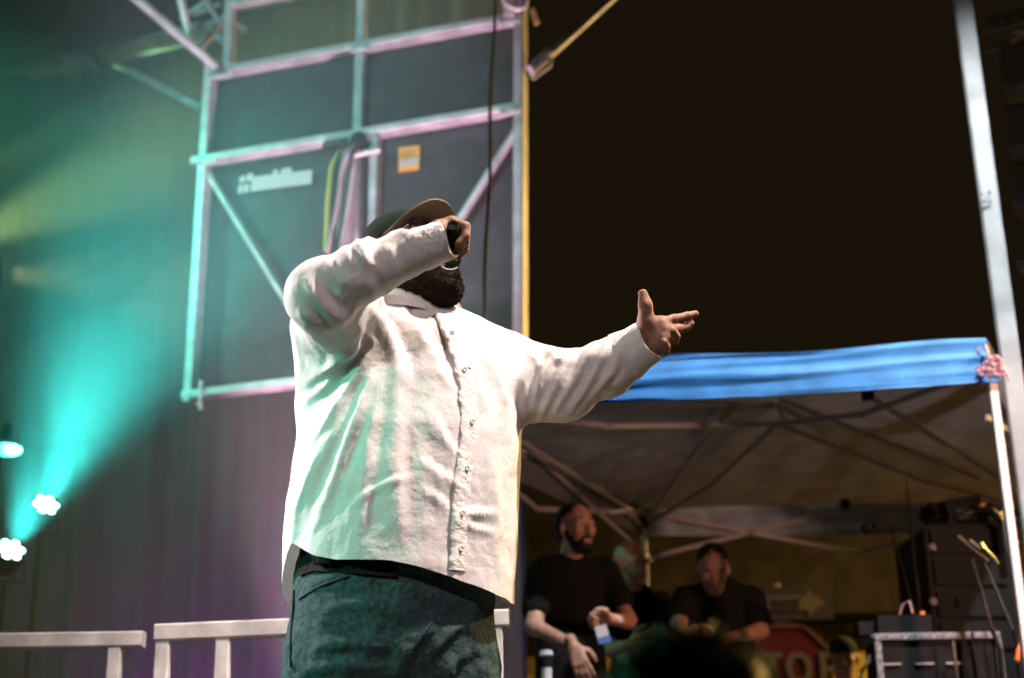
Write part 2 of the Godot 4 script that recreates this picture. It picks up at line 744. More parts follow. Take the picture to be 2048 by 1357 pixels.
func head(fl: Field, c: Vector3, bs: Basis, s := 1.0) -> void:
	var o := func(x: float, y: float, z: float) -> Vector3: return c + bs * (Vector3(x, y, z) * s)
	fl.ell(o.call(0, 0.035, -0.012), bs, Vector3(0.077, 0.092, 0.100) * s, 0.03)
	fl.ell(o.call(0, -0.035, 0.03), bs, Vector3(0.060, 0.085, 0.068) * s, 0.035)
	fl.ell(o.call(0, -0.098, 0.056), bs, Vector3(0.030, 0.022, 0.030) * s, 0.03)
	fl.cone(o.call(0, 0.012, 0.092), o.call(0, -0.030, 0.116), 0.010 * s, 0.014 * s, 0.014)
	fl.cone(o.call(-0.012, -0.034, 0.102), o.call(0.012, -0.034, 0.102), 0.009 * s, 0.009 * s, 0.01)
	fl.cone(o.call(-0.036, 0.028, 0.078), o.call(0.036, 0.028, 0.078), 0.010 * s, 0.010 * s, 0.02)
	fl.cone(o.call(-0.018, -0.066, 0.093), o.call(0.018, -0.066, 0.093), 0.007 * s, 0.007 * s, 0.01)
	fl.cone(o.call(-0.014, -0.076, 0.091), o.call(0.014, -0.076, 0.091), 0.007 * s, 0.007 * s, 0.01)
	for e in [-1.0, 1.0]:
		fl.ell(o.call(0.042 * e, -0.012, 0.068), bs, Vector3(0.020, 0.016, 0.020) * s, 0.02)
		fl.add(1, o.call(0.033 * e, 0.010, 0.106), Vector3(0.020, 0.012, 0.020) * s, 0, 0, -0.010, bs.transposed())
		fl.ell(o.call(0.079 * e, -0.005, -0.004), bs * Basis(Vector3.UP, 0.35 * e), Vector3(0.010, 0.032, 0.020) * s, 0.008)


func fuzz(count: int, pv: PackedVector3Array, nn: PackedVector3Array, length: float, s: int, down: Vector3) -> Buf:
	var r := RandomNumberGenerator.new()
	r.seed = s
	var b := Buf.new()
	for k in count:
		var q := r.randi() % pv.size()
		var d := (nn[q] + Vector3(r.randfn(0, 0.45), r.randfn(0, 0.45), r.randfn(0, 0.45)) + down).normalized()
		var x := d.cross(Vector3(r.randf() - 0.5, r.randf() - 0.5, r.randf() - 0.5)).normalized() * 0.0011
		var l := length * r.randf_range(0.5, 1.25)
		var mid := pv[q] + d * l * 0.5 + x * r.randf_range(-2.5, 2.5)
		var p := pv[q] - nn[q] * 0.003
		b.quad(p - x, p + x, mid + x, mid - x)
		b.tri(mid - x, mid + x, pv[q] + d * l + x.cross(d) * r.randf_range(-3, 3))
	return b


func cuff(parent: Node, wrist: Vector3, axis: Vector3, r0: float, r1: float, len: float, wav: int) -> void:
	# a double-walled band of cloth round the wrist, slightly uneven
	var z := axis.normalized()
	var x := z.cross(Vector3.UP).normalized()
	var y := z.cross(x)
	var rows := []
	var prof := [Vector2(r0, 0), Vector2(r0 * 1.02 + 0.002, len * 0.15), Vector2(r1 + 0.003, len * 0.6), Vector2(r1 + 0.002, len * 0.97), Vector2(r1 - 0.0005, len), Vector2(r1 - 0.004, len * 0.98), Vector2(r1 - 0.006, len * 0.5), Vector2(r0 - 0.008, 0)]
	for p in prof:
		var row := PackedVector3Array()
		for k in 36:
			var t := TAU * k / 36
			var w: float = 1.0 + 0.035 * sin(2.0 * t + wav) + 0.018 * sin(5.0 * t + wav * 2.0 + p.y * 40.0)
			row.append(wrist + (x * cos(t) + y * sin(t)) * p.x * w + z * (p.y + 0.004 * sin(3.0 * t + wav)))
		rows.append(row)
	var b := Buf.new()
	b.sheet(rows, true)
	part(b, "cuff", M.shirt_trim, parent)


func performer() -> void:
	var root := thing("person", Vector3(-0.2789, 1.3000, -3.5000), "large person in white button-up shirt and cap singing into a microphone, one arm flung out", "person")
	# ---------------------------------------------------------------- shirt
	var sh := Field.new()
	sh.stack([
		[2.9623, -0.2108, -3.4700, 0.0732, 0.0700],
		[2.9471, -0.2145, -3.4800, 0.1275, 0.1200],
		[2.9129, -0.2214, -3.4900, 0.1911, 0.1700],
		[2.8466, -0.2313, -3.5000, 0.2381, 0.2150],
		[2.7411, -0.2496, -3.5000, 0.2674, 0.2500],
		[2.6117, -0.2619, -3.5000, 0.2798, 0.2750],
		[2.4728, -0.2743, -3.5000, 0.2850, 0.2850],
		[2.3616, -0.2794, -3.5000, 0.2833, 0.2850],
		[2.1340, -0.2844, -3.5000, 0.2750, 0.2800]], 0.05)
	var r_sh: Vector3 = Vector3(-0.3870, 2.8846, -3.4000)
	var r_el: Vector3 = Vector3(-0.4354, 2.8846, -3.1300)
	var r_wr: Vector3 = Vector3(-0.1682, 2.9691, -3.0300)
	var l_sh: Vector3 = Vector3(-0.0513, 2.8523, -3.5600)
	var l_el: Vector3 = Vector3(0.1256, 2.7768, -3.5000)
	var l_wr: Vector3 = Vector3(0.3390, 2.8536, -3.4000)
	sh.cone(r_sh, r_el, 0.108, 0.084, 0.09)
	sh.cone(Vector3(-0.4554, 2.8893, -3.3800), Vector3(-0.4465, 2.7356, -3.4700), 0.088, 0.08, 0.08)
	sh.cone(r_el, Vector3(-0.3262, 2.9234, -3.0700), 0.080, 0.062, 0.03)
	sh.cone(Vector3(-0.3262, 2.9234, -3.0700), r_wr, 0.062, 0.046, 0.03)
	sh.cone(l_sh, l_el, 0.092, 0.078, 0.08)
	sh.cone(l_el, Vector3(0.2371, 2.7986, -3.4500), 0.078, 0.066, 0.04)
	sh.cone(Vector3(0.2371, 2.7986, -3.4500), l_wr, 0.066, 0.052, 0.03)
	sh.cone(Vector3(-0.0197, 2.7828, -3.5200), Vector3(0.1300, 2.7287, -3.4800), 0.085, 0.05, 0.05)   # cloth hanging under the arm
	var net := sh.nets(0.0085)
	var pv: PackedVector3Array = net[0]
	var pi: PackedInt32Array = net[1]
	var nn := smooth_normals(pv, pi)
	var fo := Folds.new(Vector2(-0.75, 1.9), Vector2(0.55, 3.3), 0.004)
	# pulled from the armpit and the raised arm
	for f in [
		[PackedVector2Array([Vector2(-0.340, 2.885), Vector2(-0.371, 2.809), Vector2(-0.436, 2.757), Vector2(-0.507, 2.746)]), 0.016, 0.016],
		[PackedVector2Array([Vector2(-0.344, 2.849), Vector2(-0.383, 2.778), Vector2(-0.447, 2.722), Vector2(-0.506, 2.699)]), 0.014, 0.015],
		[PackedVector2Array([Vector2(-0.332, 2.808), Vector2(-0.373, 2.721), Vector2(-0.433, 2.624), Vector2(-0.490, 2.564)]), 0.016, 0.018],
		[PackedVector2Array([Vector2(-0.327, 2.789), Vector2(-0.353, 2.647), Vector2(-0.395, 2.526), Vector2(-0.450, 2.385)]), 0.014, 0.018],
		[PackedVector2Array([Vector2(-0.305, 2.783), Vector2(-0.324, 2.622), Vector2(-0.341, 2.465), Vector2(-0.347, 2.325)]), 0.010, 0.020],
		[PackedVector2Array([Vector2(-0.387, 2.684), Vector2(-0.431, 2.563), Vector2(-0.480, 2.444), Vector2(-0.505, 2.374)]), 0.014, 0.016],
		[PackedVector2Array([Vector2(-0.432, 2.611), Vector2(-0.470, 2.503), Vector2(-0.508, 2.421), Vector2(-0.519, 2.328)]), 0.012, 0.015],
		[PackedVector2Array([Vector2(-0.281, 2.807), Vector2(-0.268, 2.657), Vector2(-0.272, 2.500), Vector2(-0.259, 2.335)]), 0.011, 0.026],
		[PackedVector2Array([Vector2(-0.463, 2.887), Vector2(-0.402, 2.822), Vector2(-0.347, 2.821)]), 0.012, 0.014],
		[PackedVector2Array([Vector2(-0.486, 2.836), Vector2(-0.425, 2.791), Vector2(-0.365, 2.794)]), 0.011, 0.013],
		[PackedVector2Array([Vector2(-0.503, 2.796), Vector2(-0.448, 2.766), Vector2(-0.388, 2.765)]), 0.009, 0.012],
		[PackedVector2Array([Vector2(-0.392, 2.950), Vector2(-0.367, 2.885), Vector2(-0.318, 2.865)]), 0.010, 0.013],
		[PackedVector2Array([Vector2(-0.295, 2.936), Vector2(-0.234, 2.870), Vector2(-0.185, 2.781), Vector2(-0.143, 2.680)]), 0.011, 0.020],
		[PackedVector2Array([Vector2(-0.318, 2.885), Vector2(-0.281, 2.807), Vector2(-0.242, 2.694)]), 0.012, 0.018],
		[PackedVector2Array([Vector2(-0.203, 2.656), Vector2(-0.167, 2.582), Vector2(-0.129, 2.522)]), 0.007, 0.015],
		[PackedVector2Array([Vector2(-0.220, 2.523), Vector2(-0.173, 2.486), Vector2(-0.132, 2.468)]), 0.008, 0.013],
		[PackedVector2Array([Vector2(-0.214, 2.451), Vector2(-0.173, 2.427), Vector2(-0.138, 2.397)]), 0.006, 0.012],
		[PackedVector2Array([Vector2(-0.138, 2.391), Vector2(-0.098, 2.405), Vector2(-0.052, 2.411)]), 0.009, 0.011],
		[PackedVector2Array([Vector2(-0.136, 2.386), Vector2(-0.092, 2.367), Vector2(-0.046, 2.369)]), 0.007, 0.010],
		[PackedVector2Array([Vector2(-0.381, 2.407), Vector2(-0.312, 2.453), Vector2(-0.220, 2.481)]), 0.006, 0.010],
		[PackedVector2Array([Vector2(-0.043, 2.654), Vector2(-0.050, 2.520), Vector2(-0.041, 2.366)]), 0.009, 0.022],
		[PackedVector2Array([Vector2(-0.077, 2.855), Vector2(-0.047, 2.778), Vector2(-0.013, 2.678)]), 0.010, 0.016],
		# raised sleeve
		[PackedVector2Array([Vector2(-0.382, 2.980), Vector2(-0.355, 2.911), Vector2(-0.368, 2.832)]), 0.014, 0.014],
		[PackedVector2Array([Vector2(-0.325, 3.010), Vector2(-0.315, 2.960), Vector2(-0.329, 2.892), Vector2(-0.300, 2.855)]), 0.013, 0.013],
		[PackedVector2Array([Vector2(-0.422, 2.949), Vector2(-0.380, 2.875), Vector2(-0.390, 2.808)]), 0.011, 0.015],
		[PackedVector2Array([Vector2(-0.354, 2.998), Vector2(-0.329, 2.929), Vector2(-0.277, 2.885)]), 0.010, 0.012],
		[PackedVector2Array([Vector2(-0.290, 2.990), Vector2(-0.255, 2.999), Vector2(-0.215, 2.983)]), 0.010, 0.010],
		[PackedVector2Array([Vector2(-0.284, 2.959), Vector2(-0.260, 2.934), Vector2(-0.254, 2.897)]), 0.009, 0.010],
		[PackedVector2Array([Vector2(-0.461, 2.913), Vector2(-0.425, 2.839), Vector2(-0.355, 2.784)]), 0.010, 0.016],
		# outstretched sleeve
		[PackedVector2Array([Vector2(0.063, 2.852), Vector2(0.030, 2.760), Vector2(0.024, 2.664)]), 0.013, 0.012],
		[PackedVector2Array([Vector2(0.110, 2.843), Vector2(0.068, 2.753), Vector2(0.035, 2.664)]), 0.014, 0.012],
		[PackedVector2Array([Vector2(0.157, 2.839), Vector2(0.111, 2.746), Vector2(0.063, 2.670)]), 0.012, 0.012],
		[PackedVector2Array([Vector2(0.208, 2.849), Vector2(0.155, 2.758), Vector2(0.097, 2.679)]), 0.012, 0.012],
		[PackedVector2Array([Vector2(0.252, 2.864), Vector2(0.205, 2.770), Vector2(0.140, 2.691)]), 0.010, 0.012],
		[PackedVector2Array([Vector2(0.269, 2.828), Vector2(0.248, 2.770), Vector2(0.184, 2.709)]), 0.010, 0.011],
		[PackedVector2Array([Vector2(0.020, 2.852), Vector2(0.051, 2.832), Vector2(0.075, 2.792)]), 0.009, 0.010],
		[PackedVector2Array([Vector2(0.089, 2.851), Vector2(0.107, 2.822), Vector2(0.131, 2.811)]), 0.009, 0.009],
		]:
		fo.ridge(f[0], f[1], f[2])
	var wob := FastNoiseLite.new()
	wob.seed = 4
	wob.frequency = 7.0
	wob.fractal_octaves = 3
	var hem := [Vector2(-120.0, 2.2802), Vector2(-100.0, 2.2457), Vector2(-90.0, 2.2499), Vector2(-78.0, 2.2948), Vector2(-66.0, 2.3292), Vector2(-56.0, 2.3510), Vector2(-46.0, 2.3267), Vector2(-38.0, 2.3085), Vector2(-25.0, 2.2923), Vector2(0.0, 2.2846), Vector2(12.0, 2.2723), Vector2(34.0, 2.2447), Vector2(60.0, 2.2236), Vector2(78.0, 2.2188), Vector2(95.0, 2.2280), Vector2(120.0, 2.2521)]
	var mid := Vector3(-0.2806, 0.0000, -3.5000)
	var h := PackedFloat32Array()
	h.resize(pv.size())
	var r_dir := (r_wr - Vector3(-0.3262, 2.9234, -3.0700)).normalized()
	var l_dir := (l_wr - Vector3(0.2371, 2.7986, -3.4500)).normalized()
	for k in pv.size():
		var p := pv[k]
		var front := clampf(nn[k].z * 1.6 + 0.25, 0.0, 1.0)
		var d := fo.at(p.x, p.y) * front * (1.25 if p.x > 0.06 and p.y > 2.55 else 0.85)
		d += wob.get_noise_3d(p.x * 1.6, p.y * 0.8, p.z * 1.6) * 0.0045
		pv[k] = p + nn[k] * d
		var phi := rad_to_deg(atan2(p.x - mid.x, p.z - mid.z))
		var y: float = hem[0].y
		if phi > 120.0 or phi < -120.0:
			y = hem[0].y - 0.01
		else:
			for j in hem.size() - 1:
				if phi >= hem[j].x and phi <= hem[j + 1].x:
					y = lerpf(hem[j].y, hem[j + 1].y, (phi - hem[j].x) / (hem[j + 1].x - hem[j].x))
		var keep := p.y - y
		if p.y > 2.6:
			keep = minf(keep, 0.028 - (p - r_wr).dot(r_dir) if p.distance_to(r_wr) < 0.12 else 1.0)
			keep = minf(keep, -0.012 - (p - l_wr).dot(l_dir) if p.distance_to(l_wr) < 0.13 else 1.0)
		h[k] = keep
	var cl := clip(pv, pi, h)
	var sb := Buf.new()
	sb.add_smooth(cl[0], cl[1])
	var shirt := part(sb, "shirt", M.shirt, root)
	var every := sh.all()
	var touch := func(px: Vector3, lift: float) -> Vector3:
		# first point of the shirt met from the camera's side at this x and y
		var p := px
		p.z = -2.85
		for s in 60:
			var d: float = sh.at(p, every)
			if d < 0.001:
				break
			p.z -= maxf(d * 0.8, 0.002)
		p.z += fo.at(p.x, p.y) * 0.85 + lift
		return p
	# placket: a strip of doubled cloth down the front
	var line := [Vector2(868, 622), Vector2(884, 660), Vector2(905, 720), Vector2(922, 790), Vector2(928, 850), Vector2(920, 920), Vector2(911, 990), Vector2(907, 1060), Vector2(905, 1110), Vector2(903, 1146)]
	var pts: Array = [Vector3(-0.1878, 2.9054, -3.3000), Vector3(-0.1684, 2.8563, -3.3000), Vector3(-0.1432, 2.7798, -3.3000), Vector3(-0.1232, 2.6921, -3.3000), Vector3(-0.1165, 2.6181, -3.3000), Vector3(-0.1262, 2.5335, -3.3000), Vector3(-0.1370, 2.4502, -3.3000), Vector3(-0.1418, 2.3681, -3.3000), Vector3(-0.1443, 2.3103, -3.3000), Vector3(-0.1467, 2.2668, -3.3000)]
	var curve := Curve3D.new()
	for p in pts:
		curve.add_point(p)
	var rows := []
	var steps := 70
	for k in steps + 1:
		var c := curve.sample_baked(curve.get_baked_length() * k / steps)
		var wv := 0.0016 * sin(k * 0.9) + 0.0012 * sin(k * 2.3)
		var row := PackedVector3Array()
		for j in 6:
			var q: Vector3 = touch.call(c + Vector3(-0.004 + j * 0.0078 + wv, 0, 0), 0.0)
			var lift: float = [0.0015, 0.0085, 0.0085, 0.006, 0.0055, 0.001][j]
			row.append(q + Vector3(-lift * 0.25, 0, lift))
		rows.append(row)
	var pb := Buf.new()
	pb.sheet(rows)
	part(pb, "placket", M.shirt_trim, shirt)
	for p in [Vector3(-0.1575, 2.8459, -3.3000), Vector3(-0.1278, 2.7482, -3.3000), Vector3(-0.1094, 2.6180, -3.3000), Vector3(-0.1217, 2.5034, -3.3000), Vector3(-0.1325, 2.3972, -3.3000), Vector3(-0.1363, 2.3159, -3.3000)]:
		var bb := Buf.new()
		var q: Vector3 = touch.call(p + Vector3(0.014, 0, 0), 0.008)
		bb.lathe(q, Vector3(0.35, -0.1, 0.93), [Vector2(0.0055, -0.002), Vector2(0.0058, 0.001), Vector2(0.005, 0.0022), Vector2(0.003, 0.0016), Vector2(0.0, 0.0015)], 12)
		part(bb, "button", M.pearl_button, shirt)
	# chest pocket: a welt and two stitched sides
	var kb := Buf.new()
	for seg in [[Vector3(-0.1409, 2.7609, -3.3000), Vector3(-0.0991, 2.7564, -3.3000)]]:
		var tp := PackedVector3Array()
		var tr := PackedFloat32Array()
		for k in 9:
			tp.append(touch.call(seg[0].lerp(seg[1], k / 8.0), 0.002))
			tr.append(0.0028)
		kb.tube(tp, tr, 6)
	part(kb, "pocket_seam", M.shirt_trim, shirt)
	# collar: a band round the neck and two turned-down leaves
	var nb := Buf.new()
	var nc := Vector3(-0.2287, 2.9922, -3.4400)
	var tilt := Basis(Vector3(0.3, 0, 1).normalized(), -0.28) * Basis(Vector3.RIGHT, 0.1)
	rows = []
	for g in [Vector2(0.088, -0.045), Vector2(0.086, -0.01), Vector2(0.084, 0.012), Vector2(0.086, 0.020), Vector2(0.095, 0.008), Vector2(0.107, -0.014), Vector2(0.118, -0.040), Vector2(0.128, -0.066)]:
		var row := PackedVector3Array()
		for k in 40:
			var t := TAU * k / 39.0
			var drop := 0.004 * sin(3.0 * t) if g.x > 0.085 else 0.0
			row.append(nc + tilt * Vector3(sin(t) * g.x, g.y + drop, cos(t) * g.x * 0.95))
		rows.append(row)
	nb.sheet(rows)
	part(nb, "collar", M.shirt_trim, shirt)
	cuff(shirt, r_wr - r_dir * 0.052, r_dir, 0.050, 0.046, 0.085, 1)
	cuff(shirt, l_wr - l_dir * 0.085, l_dir, 0.062, 0.053, 0.085, 3)
	for p in [Vector3(-0.1923, 2.9195, -2.9850), Vector3(-0.2410, 2.8965, -3.0000)]:
		var bb := Buf.new()
		bb.lathe(p, Vector3(0.0, -0.35, 0.93), [Vector2(0.0055, -0.004), Vector2(0.0058, 0.001), Vector2(0.005, 0.0022), Vector2(0.0, 0.0015)], 12)
		part(bb, "button", M.brass_button, shirt)

	# ---------------------------------------------------------------- body: skin from head to hands, one mesh
	var body := Buf.new()
	var fl := Field.new()
	var pel := Vector3(-0.2794, 2.2286, -3.5000)
	var neck := Vector3(-0.2205, 2.9978, -3.4700)
	fl.cone(pel, Vector3(-0.2644, 2.6118, -3.5000), 0.19, 0.2, 0.06)
	fl.cone(Vector3(-0.2644, 2.6118, -3.5000), Vector3(-0.2283, 2.8868, -3.5000), 0.2, 0.13, 0.06)
	fl.cone(Vector3(-0.2283, 2.8868, -3.5000), neck, 0.1, 0.075, 0.05)
	fl.chain([r_sh, r_el, r_wr], [0.08, 0.06, 0.034], 0.03)
	fl.chain([l_sh, l_el, l_wr], [0.075, 0.058, 0.034], 0.03)
	var lg: Vector3 = Vector3(-0.3585, 1.3000, -3.4700)
	var rg: Vector3 = Vector3(-0.1738, 1.3000, -3.5500)
	fl.chain([pel + Vector3(-0.08, -0.05, 0.03), lg + Vector3(-0.02, 0.5, 0.05), lg + Vector3(0, 0.08, 0)], [0.13, 0.08, 0.05], 0.05)
	fl.chain([pel + Vector3(0.08, -0.05, -0.03), rg + Vector3(0.02, 0.5, 0.05), rg + Vector3(0, 0.08, 0)], [0.13, 0.08, 0.05], 0.05)
	net = fl.nets(0.02)
	body.add_smooth(net[0], net[1])
	# head, thrown back and turned to the right
	var hc := Vector3(-0.2647, 3.0843, -3.4200)
	var hb_ := head_frame(Vector3(0.64, 0.40, 0.64), Vector3(-0.34, 0.88, -0.22))
	fl = Field.new()
	head(fl, hc, hb_, 1.04)
	fl.cone(hc + hb_ * Vector3(0, -0.06, -0.02), neck, 0.068, 0.075, 0.04)
	net = fl.nets(0.006)
	body.add_smooth(net[0], net[1])
	# open hand
	fl = Field.new()
	var w2 := Vector3(0.3220, 2.8416, -3.4100)
	fl.cone(Vector3(0.2959, 2.8356, -3.4300), w2, 0.034, 0.031, 0.01)
	for q in [Vector3(0.3654, 2.8911, -3.3700), Vector3(0.3774, 2.8709, -3.3650), Vector3(0.3739, 2.8489, -3.3650), Vector3(0.3604, 2.8292, -3.3750)]:
		fl.cone(w2, q, 0.027, 0.0135, 0.018)
	fl.cone(Vector3(0.3655, 2.8837, -3.3750), Vector3(0.3589, 2.8367, -3.3820), 0.0135, 0.0135, 0.02)
	fl.cone(Vector3(0.3455, 2.8701, -3.3800), Vector3(0.3445, 2.8338, -3.3880), 0.021, 0.021, 0.02)
	fl.cone(Vector3(0.3408, 2.8842, -3.3750), Vector3(0.3728, 2.8891, -3.3720), 0.016, 0.0135, 0.014)
	fl.cone(Vector3(0.3258, 2.8530, -3.3900), Vector3(0.3354, 2.8738, -3.3750), 0.024, 0.016, 0.012)
	fl.chain([Vector3(0.3258, 2.8618, -3.3850), Vector3(0.3289, 2.8921, -3.3600), Vector3(0.3292, 2.9259, -3.3450), Vector3(0.3239, 2.9556, -3.3400)], [0.021, 0.0150, 0.0130, 0.0120], 0.022)
	fl.chain([Vector3(0.3654, 2.8911, -3.3700), Vector3(0.4027, 2.9068, -3.3900), Vector3(0.4366, 2.9200, -3.4100), Vector3(0.4608, 2.9298, -3.4200)], [0.0125, 0.0105, 0.0098, 0.0090], 0.008)
	fl.chain([Vector3(0.3774, 2.8709, -3.3650), Vector3(0.4124, 2.8838, -3.4000), Vector3(0.4363, 2.8944, -3.4200), Vector3(0.4481, 2.9048, -3.4200)], [0.0125, 0.0110, 0.0100, 0.0090], 0.007)
	fl.chain([Vector3(0.3739, 2.8489, -3.3650), Vector3(0.4022, 2.8538, -3.4000), Vector3(0.4047, 2.8591, -3.3850), Vector3(0.3956, 2.8667, -3.3650)], [0.0125, 0.0108, 0.0098, 0.0088], 0.006)
	fl.chain([Vector3(0.3604, 2.8292, -3.3750), Vector3(0.3774, 2.8222, -3.3900), Vector3(0.3782, 2.8272, -3.3700), Vector3(0.3710, 2.8351, -3.3550)], [0.0120, 0.0100, 0.0090, 0.0080], 0.006)
	net = fl.nets(0.0032)
	body.add_smooth(net[0], net[1])
	# fist closed round the microphone
	var m0 := Vector3(-0.1289, 2.9870, -2.9850)
	var m1 := Vector3(-0.1441, 2.9687, -3.1700)
	var ax := (m1 - m0).normalized()
	var rt := (Vector3.RIGHT - ax * ax.x).normalized()
	var bk := ax.cross(rt)
	if bk.z > 0.0:
		bk = -bk
	fl = Field.new()
	var wrf := Vector3(-0.1653, 2.9816, -3.0600)
	fl.cone(r_wr - r_dir * 0.03, wrf, 0.032, 0.030, 0.01)
	for k in 4:
		var c := m0 + ax * (0.030 + 0.021 * k)
		var kn := c - rt * 0.030 + bk * 0.020
		fl.cone(wrf, kn, 0.024, 0.0145, 0.016)
		fl.chain([kn, c + bk * 0.034 - rt * 0.002, c + bk * 0.020 + rt * 0.030, c + rt * 0.030 - bk * 0.004, c + rt * 0.014 - bk * 0.024], [0.0135, 0.0120, 0.0115, 0.0105, 0.0088], 0.005)
	fl.cone(wrf, m0 + ax * 0.02 - rt * 0.028 + bk * 0.005, 0.024, 0.017, 0.02)
	fl.chain([wrf - bk * 0.004, m0 + ax * 0.05 - rt * 0.034 - bk * 0.014, m0 + ax * 0.055 - rt * 0.020 - bk * 0.028, m0 + ax * 0.075 - rt * 0.004 - bk * 0.030], [0.020, 0.0140, 0.0120, 0.0100], 0.008)
	net = fl.nets(0.0032)
	body.add_smooth(net[0], net[1])
	part(body, "body", M.skin_dark, root)

	# ---------------------------------------------------------------- beard
	fl = Field.new()
	var o := func(x: float, y: float, z: float) -> Vector3: return hc + hb_ * (Vector3(x, y, z) * 1.04)
	fl.ell(o.call(0, -0.075, 0.052), hb_, Vector3(0.068, 0.050, 0.058), 0.03)
	fl.cone(o.call(-0.070, -0.02, 0.01), o.call(-0.048, -0.09, 0.045), 0.022, 0.034, 0.03)
	fl.cone(o.call(0.070, -0.02, 0.01), o.call(0.048, -0.09, 0.045), 0.022, 0.034, 0.03)
	fl.cone(o.call(0, -0.105, 0.06), o.call(0, -0.135, 0.066), 0.045, 0.035, 0.03)
	fl.cone(Vector3(-0.2674, 3.0104, -3.3800), Vector3(-0.1913, 2.9880, -3.3600), 0.036, 0.043, 0.04)
	fl.cone(Vector3(-0.1853, 3.0014, -3.3400), Vector3(-0.1593, 2.9746, -3.3400), 0.040, 0.036, 0.03)
	net = fl.nets(0.006)
	pv = net[0]
	nn = smooth_normals(pv, net[1])
	wob.frequency = 40.0
	for k in pv.size():
		pv[k] += nn[k] * wob.get_noise_3dv(pv[k]) * 0.005
	var db := Buf.new()
	db.add_smooth(pv, net[1])
	var beard := part(db, "beard", M.beard_hair, root)
	var curls := part(fuzz(9000, pv, nn, 0.0065, 5, Vector3(0, -0.2, 0)), "beard_curls", M.beard_hair, beard)
	curls.set_meta("kind", "stuff")

	# ---------------------------------------------------------------- cap
	var cb := Buf.new()
	rows = []
	for a in 11:
		var row := PackedVector3Array()
		var t := a / 10.0
		for k in 49:
			var ph := TAU * k / 48.0
			var rr := cos(t * PI / 2.0 * 0.985)
			var seam := 1.0 + 0.006 * absf(sin(ph * 3.0))
			row.append(hc + hb_ * (Vector3(sin(ph) * 0.094 * rr * seam, 0.045 + 0.098 * sin(t * PI / 2.0), cos(ph) * 0.112 * rr * seam - 0.012) * 1.02))
		rows.append(row)
	cb.sheet(rows)
	cb.lathe(hc + hb_ * Vector3(0, 0.145, -0.013), hb_.y, [Vector2(0.008, 0.0), Vector2(0.007, 0.004), Vector2(0.0, 0.005)], 10)
	var cap := part(cb, "cap", M.cap_green, root)
	cb = Buf.new()
	rows = []
	for a in 9:
		var row := PackedVector3Array()
		var t := a / 8.0
		for k in 25:
			var u := (k / 24.0) * 2.0 - 1.0
			var reach := sqrt(maxf(0.0, 1.0 - pow(absf(u), 2.6)))
			var z: float = 0.098 * sqrt(maxf(0.0, 1.0 - u * u * 0.80)) + 0.074 * t * reach
			row.append(hc + hb_ * (Vector3(u * 0.100, 0.050 - 0.030 * u * u + 0.004 * t, z) * 1.02))
		rows.append(row)
	cb.slab_sheet(rows, hb_.y * 0.005)
	part(cb, "brim", M.cap_brim, cap)
	# sunglasses
	var gb := Buf.new()
	for e in [-1.0, 1.0]:
		var ring := PackedVector3Array()
		var rad := PackedFloat32Array()
		for k in 17:
			var t := TAU * k / 16.0
			ring.append(o.call(e * 0.036 + 0.030 * cos(t), 0.012 + 0.022 * sin(t), 0.108 - 0.012 * absf(cos(t)) * (1.0 if cos(t) * e > 0 else 0.0)))
			rad.append(0.0022)
		gb.tube(ring, rad, 6)
		gb.tube(PackedVector3Array([o.call(e * 0.066, 0.02, 0.098), o.call(e * 0.084, 0.018, 0.05), o.call(e * 0.086, 0.01, -0.01)]), PackedFloat32Array([0.003, 0.0026, 0.0022]), 6)
	gb.rod(o.call(-0.008, 0.018, 0.110), o.call(0.008, 0.018, 0.110), 0.002, 6)
	var gl := part(gb, "sunglasses", M.chrome, root)
	for e in [-1.0, 1.0]:
		var lb := Buf.new()
		lb.lathe(o.call(e * 0.036, 0.012, 0.104), hb_ * Vector3(0.1 * e, 0, 1), [Vector2(0.031, 0.0), Vector2(0.02, 0.003), Vector2(0.0, 0.004)], 16)
		part(lb, "lens", M.lens_glass, gl)

	# ---------------------------------------------------------------- jeans
	fl = Field.new()
	fl.stack([[2.4106, -0.2719, -3.5000, 0.2412, 0.2250], [2.3130, -0.2880, -3.5000, 0.2439, 0.2350], [2.2169, -0.2973, -3.5000, 0.2435, 0.2450], [2.1225, -0.2992, -3.5000, 0.2408, 0.2450], [2.0562, -0.3020, -3.5000, 0.2310, 0.2250], [1.9838, -0.3005, -3.5000, 0.2113, 0.1900]], 0.06)
	fl.chain([Vector3(-0.3893, 2.0595, -3.4400), lg + Vector3(-0.02, 0.5, 0.03), lg + Vector3(-0.01, 0.07, 0)], [0.150, 0.105, 0.085], 0.06)
	fl.chain([Vector3(-0.1858, 2.0676, -3.5500), rg + Vector3(0.02, 0.5, 0.03), rg + Vector3(0.01, 0.07, 0)], [0.145, 0.105, 0.085], 0.06)
	net = fl.nets(0.011)
	pv = net[0]
	nn = smooth_normals(pv, net[1])
	fo = Folds.new(Vector2(-0.75, 1.3), Vector2(0.3, 2.5), 0.005)
